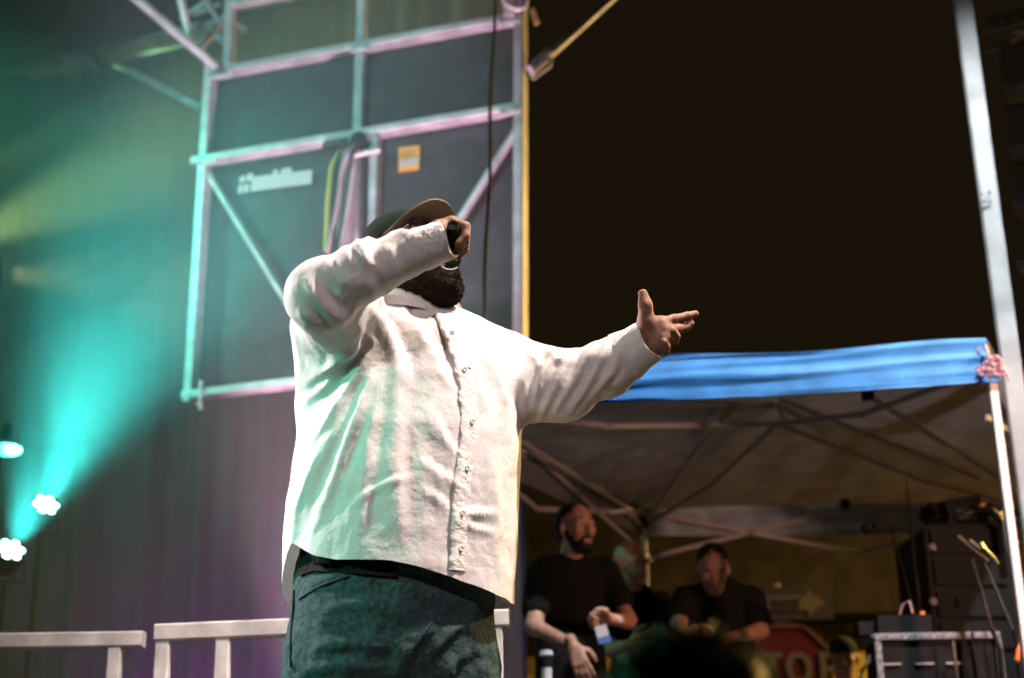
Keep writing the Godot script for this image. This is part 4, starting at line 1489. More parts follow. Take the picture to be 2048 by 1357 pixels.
	b.tube(rp, rr, 8)
	single(b, "hanging_rope", M.rope_brown, "thin brown rope hanging straight down in front of the frame", "rope")

	# roof beam, its knee brace and the tubes of the corner
	var rb := thing("roof_beam", Vector3(-3.1771, 7.3979, -10.0000), "long roof beam sloping up towards the frame, teal in the haze", "beam")
	b = Buf.new()
	b.bar(Vector3(-4.7780, 8.0549, -11.2000) + Vector3(0, 0.06, 0), Vector3(-1.9977, 7.4712, -9.3000) + Vector3(0, 0.06, 0), 0.12, 0.20)
	part(b, "web", M.black_metal, rb)
	b = Buf.new()
	b.bar(Vector3(-4.7611, 7.8978, -11.2000), Vector3(-3.2969, 7.6496, -10.2500), 0.22, 0.045)
	b.bar(Vector3(-3.2030, 7.6463, -10.2000), Vector3(-1.9926, 7.3619, -9.3000), 0.22, 0.045)
	part(b, "flange", M.aluminium, rb)
	b = Buf.new()
	b.rod(Vector3(-3.2131, 7.5906, -10.1500), Vector3(-2.0983, 6.4364, -8.8500), 0.028, 12)
	part(b, "knee_brace", M.aluminium, rb)
	b = Buf.new()
	b.box(Vector3(-3.2376, 7.6288, -10.2000), Vector3(0.1, 0.12, 0.12))
	part(b, "joint_plate", M.black_metal, rb)
	var tr2 := thing("corner_truss", Vector3(-2.0026, 6.6890, -8.7000), "crossing tubes of the truss corner above the frame", "truss")
	for s in [[Vector3(-2.5224, 6.9975, -8.2000), Vector3(-1.9594, 6.6199, -8.6200), 0.034], [Vector3(-2.1986, 7.1194, -8.4000), Vector3(-2.1316, 6.7806, -8.5500), 0.030], [Vector3(-1.9736, 7.1919, -8.9000), Vector3(-2.1243, 6.7971, -8.7500), 0.022], [Vector3(-2.2163, 7.5262, -9.1000), Vector3(-2.0112, 7.1323, -9.0000), 0.022], [Vector3(-2.1267, 7.1944, -9.1000), Vector3(-1.9911, 7.0112, -9.0000), 0.022], [Vector3(-2.3725, 7.3417, -9.2000), Vector3(-2.1055, 7.4825, -9.1000), 0.02], [Vector3(-2.2839, 7.3816, -9.2000), Vector3(-2.0657, 7.4070, -9.1000), 0.02]]:
		b = Buf.new()
		b.rod(s[0], s[1], s[2], 12)
		part(b, "tube", M.aluminium, tr2)

	# guard rails behind the singer
	rail("pale guard rail with square posts, right behind the singer", [Vector3(-1.1693, 2.3368, -4.7500), Vector3(-0.0246, 2.3663, -4.7500)], [Vector3(-1.1437, 2.3172, -4.7500), Vector3(-0.9497, 2.3220, -4.7500), Vector3(-0.5405, 2.3394, -4.7500), Vector3(-0.0703, 2.3478, -4.7500)])
	rail("mauve-lit guard rail at the lower left edge", [Vector3(-1.9753, 2.3910, -5.3000), Vector3(-1.3467, 2.3898, -5.3000)], [Vector3(-1.4476, 2.3629, -5.3000), Vector3(-1.9183, 2.3634, -5.3000)])

	# small lamp body at the left edge
	var fx := thing("side_lamp", Vector3(-2.9701, 3.8909, -8.2000), "edge of a small lamp housing catching cyan light at the left", "stage light")
	b = Buf.new()
	b.lathe(Vector3(-2.9841, 3.8851, -8.2000), Vector3(0.1, -1, 0.1), [Vector2(0.0, -0.03), Vector2(0.05, -0.028), Vector2(0.10, 0.0), Vector2(0.105, 0.012), Vector2(0.0, 0.014)], 20)
	part(b, "rim", M.lamp_shell, fx)
	b = Buf.new()
	b.lathe(Vector3(-2.9681, 3.9905, -8.2000), Vector3.UP, [Vector2(0.0, -0.05), Vector2(0.03, -0.04), Vector2(0.034, 0.0), Vector2(0.02, 0.045), Vector2(0.0, 0.05)], 14)
	b.rod(Vector3(-2.9701, 3.8909, -8.2000), Vector3(-3.2136, 3.9211, -8.3000), 0.016, 8)
	part(b, "knob", M.black_metal, fx)

	# tall square post at the right
	var q := Vector3(2.3264, 4.3202, -6.4500)
	var rp2 := thing("roof_post", Vector3(q.x, DECK, q.z), "tall pale square stage roof post at the right edge", "post")
	b = Buf.new()
	b.bar(Vector3(q.x, DECK, q.z), Vector3(q.x, 7.6, q.z), 0.092, 0.092, Vector3(-0.34, 0, 1).normalized())
	part(b, "column", M.pole_paint, rp2)
	b = Buf.new()
	b.bar(Vector3(q.x, DECK, q.z), Vector3(q.x, DECK + 0.02, q.z), 0.24, 0.24, Vector3.BACK)
	part(b, "base_plate", M.pole_paint, rp2)
	b = Buf.new()
	for s in [[Vector3(2.2684, 4.5455, -6.3900), Vector3(2.2975, 4.5476, -6.3900), 0.012], [Vector3(2.3016, 4.5422, -6.3900), Vector3(2.3163, 4.5446, -6.3900), 0.018], [Vector3(2.3077, 4.5921, -6.3900), Vector3(2.3152, 4.5946, -6.3900), 0.018], [Vector3(2.2707, 4.5849, -6.3900), Vector3(2.2779, 4.5847, -6.3900), 0.012]]:
		b.bar(s[0], s[1], 0.002, s[2], Vector3.UP)
	part(b, "stencil_mark", M.dark_print, rp2)


func rail(label: String, ends: Array, posts: Array) -> void:
	var t := thing("guard_rail", Vector3(ends[1].x, DECK, ends[1].z), label, "railing", "guard rails at the back of the stage")
	var b := Buf.new()
	b.bar(ends[0], ends[1], 0.06, 0.056)
	part(b, "top_rail", M.white_steel, t)
	b = Buf.new()
	b.bar(ends[0] - Vector3(0, 0.5, 0), ends[1] - Vector3(0, 0.5, 0), 0.04, 0.04)
	part(b, "lower_rail", M.white_steel, t)
	for p in posts:
		b = Buf.new()
		b.bar(Vector3(p.x, DECK, p.z), Vector3(p.x, p.y, p.z), 0.05, 0.048, Vector3.BACK)
		part(b, "post", M.white_steel, t)


# ==================================================================== tent
func tent() -> void:
	var fr := Vector3(2.0881, 3.5383, -6.0500)
	var fl := Vector3(-0.6620, 3.5594, -6.4500)
	var bl := Vector3(0.8336, 3.5231, -9.3000)
	var br := Vector3(3.5843, 3.4966, -9.2000)
	var t := thing("canopy_tent", Vector3(fr.x, DECK, fr.z), "pop-up canopy tent with a blue front valance and white leg", "tent")
	var valance := func(a: Vector3, b: Vector3, hgt: float, m: Material, called: String, seed_: int, tight: float) -> void:
		var rows := []
		var d := (b - a)
		var nrm := d.cross(Vector3.UP).normalized()
		for r in 15:
			var v := r / 14.0
			var row := PackedVector3Array()
			for k in 81:
				var u := k / 80.0
				var pull := 0.008 * sin(v * 9.0 + u * 4.0 + seed_) * sin(PI * u) + 0.0045 * sin(v * 19.0 - u * 5.0 + seed_ * 2.0) + 0.003 * sin((v - u * 0.5) * 34.0 + 2.0 * sin(u * 6.0))
				var sag := -0.03 * sin(PI * u) * (1.0 - v) * tight + 0.012 * sin(u * 14.0 + seed_) * v
				row.append(a + d * u + Vector3(0, hgt * v + sag, 0) + nrm * pull)
			rows.append(row)
		var bf := Buf.new()
		bf.sheet(rows)
		part(bf, called, m, t)
	valance.call(fl, fr, 0.195, M.tent_blue, "front_valance", 1, 0.4)
	var hm := Buf.new()
	hm.bar(fl + Vector3(0, 0.012, 0.016), fr + Vector3(-0.05, 0.012, 0.016), 0.004, 0.026)
	part(hm, "valance_hem", M.tent_blue, t)
	valance.call(bl, br, 0.20, M.tent_grey, "back_valance", 2, 0.5)
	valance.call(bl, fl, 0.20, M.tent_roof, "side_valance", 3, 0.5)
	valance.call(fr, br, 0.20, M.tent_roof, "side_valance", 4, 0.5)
	var peak := (fr + fl + bl + br) / 4.0 + Vector3(0, 0.42, 0)
	var eave := Vector3(0, 0.18, 0)
	var c := [fl + eave, fr + eave, br + eave, bl + eave]
	for k in 4:
		var bf := Buf.new()
		var rows := []
		for r in 9:
			var v := r / 8.0
			var row := PackedVector3Array()
			for j in 25:
				var u := j / 24.0
				var p: Vector3 = c[k].lerp(c[(k + 1) % 4], u).lerp(peak, v)
				row.append(p - Vector3(0, 0.05 * sin(PI * v) * sin(PI * u) + 0.006 * sin(u * 19.0 + v * 7.0 + k), 0))
			rows.append(row)
		bf.sheet(rows)
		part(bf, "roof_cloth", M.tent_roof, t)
	for p in [fr, fl, bl, br]:
		var bf := Buf.new()
		var foot := Vector3(p.x, DECK + 0.012, p.z)
		bf.bar(foot, p + Vector3(0, 0.02 if p == fr else 0.16, 0), 0.036, 0.036, Vector3.BACK)
		var leg := part(bf, "leg", M.tent_steel, t)
		bf = Buf.new()
		bf.bar(Vector3(p.x, DECK, p.z), foot, 0.1, 0.1, Vector3.BACK)
		part(bf, "foot_plate", M.tent_bar, leg)
	# scissor bars between neighbouring legs and poles up to the peak
	var q := [fl, fr, br, bl]
	for k in 4:
		var a: Vector3 = q[k]
		var b: Vector3 = q[(k + 1) % 4]
		var mid := a.lerp(b, 0.5)
		for s in [[a + Vector3(0, -0.16, 0), mid + Vector3(0, 0.16, 0)], [a + Vector3(0, 0.15, 0), mid + Vector3(0, -0.14, 0)], [b + Vector3(0, -0.16, 0), mid + Vector3(0, 0.16, 0)], [b + Vector3(0, 0.15, 0), mid + Vector3(0, -0.14, 0)]]:
			if k == 0:
				continue
			var bf := Buf.new()
			var inn: Vector3 = (peak - mid)
			inn.y = 0.0
			bf.bar(s[0] + inn.normalized() * 0.04, s[1] + inn.normalized() * 0.04, 0.014, 0.028)
			part(bf, "scissor_bar", M.tent_bar, t)
		var bf2 := Buf.new()
		bf2.bar(a + Vector3(0, 0.06, 0), a.lerp(peak, 0.55) + Vector3(0, -0.10, 0), 0.016, 0.028)
		bf2.bar(a.lerp(peak, 0.53) + Vector3(0, -0.10, 0), peak + Vector3(0, -0.12, 0), 0.016, 0.028)
		part(bf2, "roof_pole", M.tent_bar, t)
	for s in [[Vector3(1.2180, 3.9533, -7.6000), Vector3(0.8503, 3.5965, -9.1500)], [Vector3(1.3797, 3.8093, -7.2000), Vector3(2.6229, 3.5554, -8.0000)], [Vector3(1.7643, 3.7345, -6.9000), Vector3(2.6233, 3.4440, -7.6000)], [Vector3(0.0559, 3.7193, -7.6000), Vector3(0.3062, 3.7979, -8.3000)], [Vector3(0.3062, 3.7979, -8.3000), Vector3(0.8211, 3.5684, -9.2000)], [Vector3(0.0073, 3.6833, -7.4000), Vector3(0.7878, 3.6300, -9.1500)]]:
		var bf := Buf.new()
		bf.bar(s[0], s[1], 0.018, 0.026)
		part(bf, "truss_bar", M.tent_bar, t)
	for p in [Vector3(1.2180, 3.9533, -7.6000), Vector3(1.7603, 3.7449, -6.9000), Vector3(2.1051, 3.6622, -9.1000), Vector3(0.8348, 3.5877, -9.2000)]:
		var bf := Buf.new()
		bf.box(p, Vector3(0.05, 0.06, 0.06))
		part(bf, "joint", M.black_plastic, t)
	# reinforced corner and the cord tied round it
	var bf := Buf.new()
	bf.bar(fr + Vector3(-0.012, -0.012, 0.012), fr + Vector3(-0.012, 0.03, 0.012), 0.075, 0.06, Vector3.BACK)
	part(bf, "corner_sleeve", M.tent_blue, t)
	var rope := Buf.new()
	var r := RandomNumberGenerator.new()
	r.seed = 12
	for k in 9:
		var p := PackedVector3Array()
		var w := PackedFloat32Array()
		var cc := fr + Vector3(r.randf_range(-0.05, 0.03), r.randf_range(0.03, 0.085), 0.04 + r.randf() * 0.02)
		var ph := r.randf() * TAU
		for j in 9:
			p.append(cc + Vector3(cos(ph + j * 0.75) * 0.028, sin(ph + j * 0.75) * 0.02, 0.012 * sin(j * 1.7)))
			w.append(0.0062)
		rope.tube(p, w, 7)
	rope.tube(PackedVector3Array([fr + Vector3(-0.02, 0.16, 0.03), fr + Vector3(-0.012, 0.11, 0.035), fr + Vector3(-0.015, 0.07, 0.045)]), PackedFloat32Array([0.007, 0.008, 0.007]), 7)
	rope.tube(PackedVector3Array([fr + Vector3(0.01, 0.06, 0.05), fr + Vector3(0.05, 0.03, 0.05), fr + Vector3(0.06, -0.01, 0.045)]), PackedFloat32Array([0.006, 0.006, 0.004]), 7)
	single(rope, "tied_cord", M.cable_pink, "knotted mauve cord tied round the blue tent corner", "cord")


# ==================================================================== people under the tent
func bystander(d: Dictionary) -> Node3D:
	var root := thing("person", Vector3(d.hip.x, DECK, d.hip.z), d.label, "person", "people standing under the tent")
	var body := Buf.new()
	var fl := Field.new()
	var up := Vector3.UP
	var w: float = d.get("wide", 0.17)
	fl.cone(d.hip, d.chest, 0.13, 0.14, 0.06)
	fl.cone(d.chest, d.neck, 0.09, 0.055, 0.05)
	for a in [d.left, d.right]:
		fl.chain(a, [0.058, 0.042, 0.027], 0.02)
	var side: Vector3 = (d.left[0] - d.right[0])
	side.y = 0.0
	side = side.normalized()
	var feet := []
	for e in [-1.0, 1.0]:
		var f: Vector3 = Vector3(d.hip.x, DECK + 0.09, d.hip.z) + side * 0.11 * e
		feet.append(f)
		fl.chain([d.hip + side * 0.09 * e - up * 0.05, (d.hip + side * 0.1 * e).lerp(f, 0.52) + d.fwd * 0.04, f], [0.085, 0.055, 0.04], 0.04)
	var net := fl.nets(0.02)
	body.add_smooth(net[0], net[1])
	var hb := head_frame(d.face, d.get("head_up", Vector3.UP))
	fl = Field.new()
	head(fl, d.head, hb, d.get("size", 1.0))
	fl.cone(d.head + hb * Vector3(0, -0.05, -0.02), d.neck - up * 0.03, 0.052, 0.062, 0.03)
	net = fl.nets(0.008)
	body.add_smooth(net[0], net[1])
	for h in d.hands:
		fl = Field.new()
		hand(fl, h[0], h[1], h[2], h[3], h[4], 1.0)
		fl.cone(h[0] - h[1].normalized() * 0.03, h[0], 0.027, 0.024, 0.01)
		net = fl.nets(0.006)
		body.add_smooth(net[0], net[1])
	part(body, "body", M[d.skin], root)
	# t-shirt
	fl = Field.new()
	var wb: Vector3 = d.hip - up * 0.04
	var bs := Basis(side, up, side.cross(up))
	fl.ell(d.chest - up * 0.04, bs, Vector3(w + 0.01, 0.24, 0.145), 0.06)
	fl.ell(d.chest.lerp(wb, 0.62), bs, Vector3(w, 0.27, 0.15), 0.08)
	fl.cone(wb - side * 0.06, wb + side * 0.06, 0.13, 0.13, 0.08)
	fl.cone(d.left[0], d.right[0], 0.068, 0.068, 0.06)
	fl.cone(d.chest + up * 0.06, d.neck - up * 0.045, 0.11, 0.066, 0.05)
	for a in [d.left, d.right]:
		fl.cone(a[0], a[0].lerp(a[1], 0.62), 0.082, 0.073, 0.04)
	net = fl.nets(0.014)
	var pv: PackedVector3Array = net[0]
	var nn := smooth_normals(pv, net[1])
	var wob := FastNoiseLite.new()
	wob.seed = int(d.hip.x * 100)
	wob.frequency = 6.0
	for k in pv.size():
		pv[k] += nn[k] * wob.get_noise_3d(pv[k].x, pv[k].y * 0.6, pv[k].z) * 0.014
	var b := Buf.new()
	b.add_smooth(pv, net[1])
	part(b, "shirt", M.black_cloth, root)
	# trousers and shoes
	fl = Field.new()
	fl.cone(d.hip - side * 0.07 - up * 0.02, d.hip + side * 0.07 - up * 0.02, 0.125, 0.125, 0.06)
	for e in 2:
		var s := -1.0 if e == 0 else 1.0
		fl.chain([d.hip + side * 0.09 * s - up * 0.06, (d.hip + side * 0.1 * s).lerp(feet[e], 0.52) + d.fwd * 0.04, feet[e]], [0.105, 0.08, 0.065], 0.05)
	net = fl.nets(0.018)
	b = Buf.new()
	b.add_smooth(net[0], net[1])
	part(b, "trousers", M.black_cloth, root)
	for f in feet:
		fl = Field.new()
		fl.cone(f + Vector3(0, -0.045, 0) - d.fwd * 0.05, f + Vector3(0, -0.05, 0) + d.fwd * 0.13, 0.042, 0.036, 0.02)
		net = fl.nets(0.016)
		b = Buf.new()
		b.add_smooth(net[0], net[1])
		part(b, "shoe", M.rubber, root)
	var s2: float = d.get("size", 1.0)
	for e in [-1.0, 1.0]:
		b = Buf.new()
		b.lathe(d.head + hb * (Vector3(0.032 * e, 0.009, 0.076) * s2), hb.z, [Vector2(0.0125, 0.0), Vector2(0.011, 0.007), Vector2(0.006, 0.0115), Vector2(0.0, 0.0125)], 10)
		var eye := part(b, "eye", M.eye_white, root)
		b = Buf.new()
		b.lathe(d.head + hb * (Vector3(0.032 * e, 0.009, 0.0865) * s2), hb.z, [Vector2(0.0062, 0.0), Vector2(0.004, 0.0025), Vector2(0.0, 0.003)], 8)
		part(b, "pupil", M.hair_black, eye)
		b = Buf.new()
		b.tube(PackedVector3Array([d.head + hb * (Vector3(0.014 * e, 0.032, 0.089) * s2), d.head + hb * (Vector3(0.034 * e, 0.038, 0.084) * s2), d.head + hb * (Vector3(0.052 * e, 0.030, 0.068) * s2)]), PackedFloat32Array([0.006, 0.0065, 0.004]), 6)
		part(b, "eyebrow", M.hair_black, root)
	b = Buf.new()
	b.tube(PackedVector3Array([d.head + hb * (Vector3(-0.026, -0.071, 0.086) * s2), d.head + hb * (Vector3(-0.010, -0.069, 0.0985) * s2), d.head + hb * (Vector3(0.010, -0.069, 0.0985) * s2), d.head + hb * (Vector3(0.026, -0.071, 0.086) * s2)]), PackedFloat32Array([0.004, 0.0062, 0.0062, 0.004]), 7)
	part(b, "mouth", M.lip, root)
	# hair
	if d.get("hair", "") != "":
		fl = Field.new()
		fl.ell(d.head + hb * (Vector3(0, 0.058, -0.024) * s2), hb, Vector3(0.080, 0.074, 0.096) * s2, 0.02)
		fl.ell(d.head + hb * (Vector3(0, 0.015, -0.058) * s2), hb, Vector3(0.080, 0.080, 0.062) * s2, 0.03)
		net = fl.nets(0.009)
		pv = net[0]
		nn = smooth_normals(pv, net[1])
		wob.frequency = 45.0
		for k in pv.size():
			pv[k] += nn[k] * wob.get_noise_3dv(pv[k]) * 0.008
		b = Buf.new()
		b.add_smooth(pv, net[1])
		part(b, "hair", M.hair_black, root)
	if d.get("beard", false):
		fl = Field.new()
		fl.ell(d.head + hb * (Vector3(0, -0.092, 0.052) * s2), hb, Vector3(0.052, 0.034, 0.047) * s2, 0.02)
		for e in [-1.0, 1.0]:
			fl.cone(d.head + hb * (Vector3(0.066 * e, -0.02, 0.01) * s2), d.head + hb * (Vector3(0.046 * e, -0.085, 0.044) * s2), 0.014, 0.022, 0.02)
			fl.cone(d.head + hb * (Vector3(0, -0.048, 0.098) * s2), d.head + hb * (Vector3(0.026 * e, -0.060, 0.088) * s2), 0.009, 0.008, 0.01)
			fl.cone(d.head + hb * (Vector3(0.026 * e, -0.060, 0.088) * s2), d.head + hb * (Vector3(0.030 * e, -0.09, 0.075) * s2), 0.008, 0.012, 0.01)
		net = fl.nets(0.008)
		b = Buf.new()
		b.add_smooth(net[0], net[1])
		part(b, "beard", M.hair_black, root)
	if d.get("cap", false):
		b = Buf.new()
		var rows := []
		for a in 8:
			var row := PackedVector3Array()
			for k in 33:
				var ph := TAU * k / 32.0
				var t := a / 7.0 * PI / 2.0 * 0.985
				row.append(d.head + hb * (Vector3(sin(ph) * 0.088 * cos(t), 0.04 + 0.095 * sin(t), cos(ph) * 0.108 * cos(t) - 0.01) * s2))
			rows.append(row)
		b.sheet(rows)
		var cap := part(b, "cap", M.cap_green, root)
		b = Buf.new()
		rows = []
		for a in 5:
			var row := PackedVector3Array()
			for k in 17:
				var u := k / 8.0 - 1.0
				row.append(d.head + hb * (Vector3(u * 0.085, 0.045 - 0.018 * u * u, 0.092 * sqrt(1.0 - u * u * 0.8) + 0.07 * (a / 4.0) * sqrt(1.0 - u * u)) * s2))
			rows.append(row)
		b.slab_sheet(rows, hb.y * 0.005)
		part(b, "brim", M.cap_green, cap)
	return root


func crew() -> void:
	bystander({
		"label": "tallest bearded person in black t-shirt under the tent, arm hanging forward", "skin": "skin_light", "hair": "short", "beard": true,
		"head": Vector3(0.2995, 3.1073, -7.0000), "face": Vector3(0.52, 0.02, 0.85), "size": 1.02, "neck": Vector3(0.2604, 2.9729, -7.0400), "chest": Vector3(0.2621, 2.8163, -7.0800), "hip": Vector3(0.2542, 2.2800, -7.0800), "fwd": Vector3(0.6, 0, 0.75), "wide": 0.185,
		"right": [Vector3(0.1307, 2.8867, -6.9800), Vector3(0.0809, 2.6233, -6.8600), Vector3(0.2547, 2.5133, -6.7000)], "left": [Vector3(0.4379, 2.9191, -7.2000), Vector3(0.5325, 2.6632, -7.0000), Vector3(0.4398, 2.6444, -6.8200)],
		"hands": [[Vector3(0.2547, 2.5133, -6.7000), Vector3(0.35, -0.9, 0.1), Vector3(-0.5, -0.2, -0.6), Vector3(0.8, 0.2, 0.1), 0.28], [Vector3(0.4445, 2.6443, -6.8200), Vector3(-0.95, 0.12, 0.2), Vector3(-0.2, -0.8, 0.3), Vector3(0, 0.6, 0.6), 1.15]]})
	bystander({
		"label": "bald person in dark t-shirt gazing up, behind the bearded one", "skin": "skin_light",
		"head": Vector3(0.6383, 3.1186, -8.0000), "face": Vector3(0.62, 0.18, 0.75), "size": 0.98, "neck": Vector3(0.6464, 2.9607, -8.0500), "chest": Vector3(0.6689, 2.8192, -8.1000), "hip": Vector3(0.6618, 2.2200, -8.1000), "fwd": Vector3(0.5, 0, 0.8), "wide": 0.17,
		"right": [Vector3(0.5362, 2.8783, -8.0200), Vector3(0.5035, 2.6345, -7.9000), Vector3(0.5963, 2.6349, -7.7000)], "left": [Vector3(0.8121, 2.9005, -8.2000), Vector3(0.8006, 2.6266, -8.1000), Vector3(0.6803, 2.5135, -7.9000)],
		"hands": [[Vector3(0.5963, 2.6349, -7.7000), Vector3(0.8, 0.2, 0.3), Vector3(0, -0.5, -0.5), Vector3(0, 0.8, 0.3), 0.7]]})
	bystander({
		"label": "person in black t-shirt looking down at a phone held in both hands", "skin": "skin_tan", "hair": "short",
		"head": Vector3(1.0214, 2.9866, -7.5000), "face": Vector3(-0.02, -0.55, 0.83), "head_up": Vector3(0, 0.85, 0.5), "size": 1.0, "neck": Vector3(1.0379, 2.8781, -7.6000), "chest": Vector3(1.0576, 2.7746, -7.6400), "hip": Vector3(1.0488, 2.2200, -7.6800), "fwd": Vector3(0, 0, 1), "wide": 0.2,
		"right": [Vector3(0.8894, 2.8363, -7.6000), Vector3(0.8250, 2.7008, -7.4500), Vector3(0.8269, 2.5795, -7.2000)], "left": [Vector3(1.2226, 2.8309, -7.6000), Vector3(1.2476, 2.6704, -7.5000), Vector3(0.9687, 2.5772, -7.2000)],
		"hands": [[Vector3(0.8105, 2.5461, -7.2000), Vector3(0.25, 0.95, 0.1), Vector3(0.8, -0.2, -0.4), Vector3(0.3, 0.1, 0.9), 0.95], [Vector3(0.9785, 2.5771, -7.2000), Vector3(-0.95, 0.2, 0.1), Vector3(0.1, 0.5, 0.8), Vector3(-0.2, 0.9, 0.3), 0.75]]})
	bystander({
		"label": "person in a dark cap low beside the silver-edged case", "skin": "skin_light", "cap": true, "hair": "short",
		"head": Vector3(1.9902, 2.6878, -9.0000), "face": Vector3(-0.25, -0.1, 0.95), "size": 1.0, "neck": Vector3(1.9929, 2.5318, -9.0500), "chest": Vector3(1.9945, 2.3641, -9.1000), "hip": Vector3(1.9945, 2.0200, -9.1000), "fwd": Vector3(0, 0, 1), "wide": 0.17,
		"right": [Vector3(1.8592, 2.4552, -9.1000), Vector3(1.7840, 2.2175, -9.0500), Vector3(1.8175, 2.1455, -8.8000)], "left": [Vector3(2.1640, 2.4503, -9.1000), Vector3(2.1747, 2.2113, -9.0500), Vector3(1.9925, 2.1428, -8.8000)], "hands": []})
	# what they hold
	var b := Buf.new()
	var t := thing("pass_card", Vector3(0.4002, 2.5753, -6.7800), "white and blue pass card dangling below a person's fist", "card")
	b.bar(Vector3(0.3842, 2.6095, -6.7600), Vector3(0.3985, 2.5591, -6.7600), 0.056, 0.003, Vector3.BACK)
	part(b, "white_half", M.card_white, t)
	b = Buf.new()
	b.bar(Vector3(0.3985, 2.5580, -6.7600), Vector3(0.4044, 2.5295, -6.7600), 0.060, 0.004, Vector3.BACK)
	part(b, "blue_half", M.card_blue, t)
	b = Buf.new()
	b.bar(Vector3(0.9022, 2.6298, -7.1500), Vector3(0.9130, 2.5444, -7.1200), 0.075, 0.01, Vector3(0, 0.4, 1).normalized())
	single(b, "phone", M.black_plastic, "dark phone held in a person's hands under the tent", "phone")

	# head in the crowd, close to the camera
	var root := thing("person", Vector3(0.1706, 0.0000, -1.4500), "blurred dark head of an onlooker close to the camera at the bottom edge", "person")
	var hc := Vector3(0.1657, 1.7470, -1.4500)
	var body := Buf.new()
	var fl := Field.new()
	var bs := head_frame(Vector3(-0.25, 0.1, -1), Vector3.UP)
	head(fl, hc, bs, 1.0)
	fl.cone(hc - Vector3(0, 0.06, -0.02), hc - Vector3(0, 0.2, -0.02), 0.055, 0.065, 0.03)
	var net := fl.nets(0.009)
	body.add_smooth(net[0], net[1])
	fl = Field.new()
	var ch := hc - Vector3(0, 0.42, -0.03)
	fl.cone(hc - Vector3(0, 0.18, -0.02), ch, 0.06, 0.13, 0.05)
	fl.cone(ch, ch - Vector3(0, 0.45, 0), 0.14, 0.13, 0.05)
	fl.cone(ch + Vector3(-0.18, 0.12, 0), ch + Vector3(0.18, 0.12, 0), 0.07, 0.07, 0.06)
	for e in [-1.0, 1.0]:
		fl.chain([ch + Vector3(0.2 * e, 0.1, 0), ch + Vector3(0.26 * e, -0.2, 0.02), ch + Vector3(0.24 * e, -0.45, -0.06), ch + Vector3(0.23 * e, -0.55, -0.08)], [0.07, 0.05, 0.035, 0.04], 0.03)
		fl.chain([ch + Vector3(0.09 * e, -0.48, 0), ch + Vector3(0.1 * e, -0.9, -0.03), Vector3(hc.x + 0.1 * e, 0.05, hc.z), Vector3(hc.x + 0.12 * e, 0.04, hc.z - 0.14)], [0.10, 0.07, 0.045, 0.035], 0.04)
	net = fl.nets(0.02)
	body.add_smooth(net[0], net[1])
	part(body, "body", M.black_cloth, root)
	fl = Field.new()
	fl.ell(hc + Vector3(0, 0.035, 0.01), bs, Vector3(0.092, 0.105, 0.112), 0.03)
	fl.ell(hc + Vector3(0, -0.03, 0.05), bs, Vector3(0.085, 0.085, 0.07), 0.03)
	net = fl.nets(0.008)
	var pv: PackedVector3Array = net[0]
	var nn := smooth_normals(pv, net[1])
	var hbuf := Buf.new()
	hbuf.add_smooth(pv, net[1])
	var hair := part(hbuf, "hair", M.hair_black, root)
	part(fuzz(6000, pv, nn, 0.012, 8, Vector3.ZERO), "hair_strands", M.hair_black, hair).set_meta("kind", "stuff")


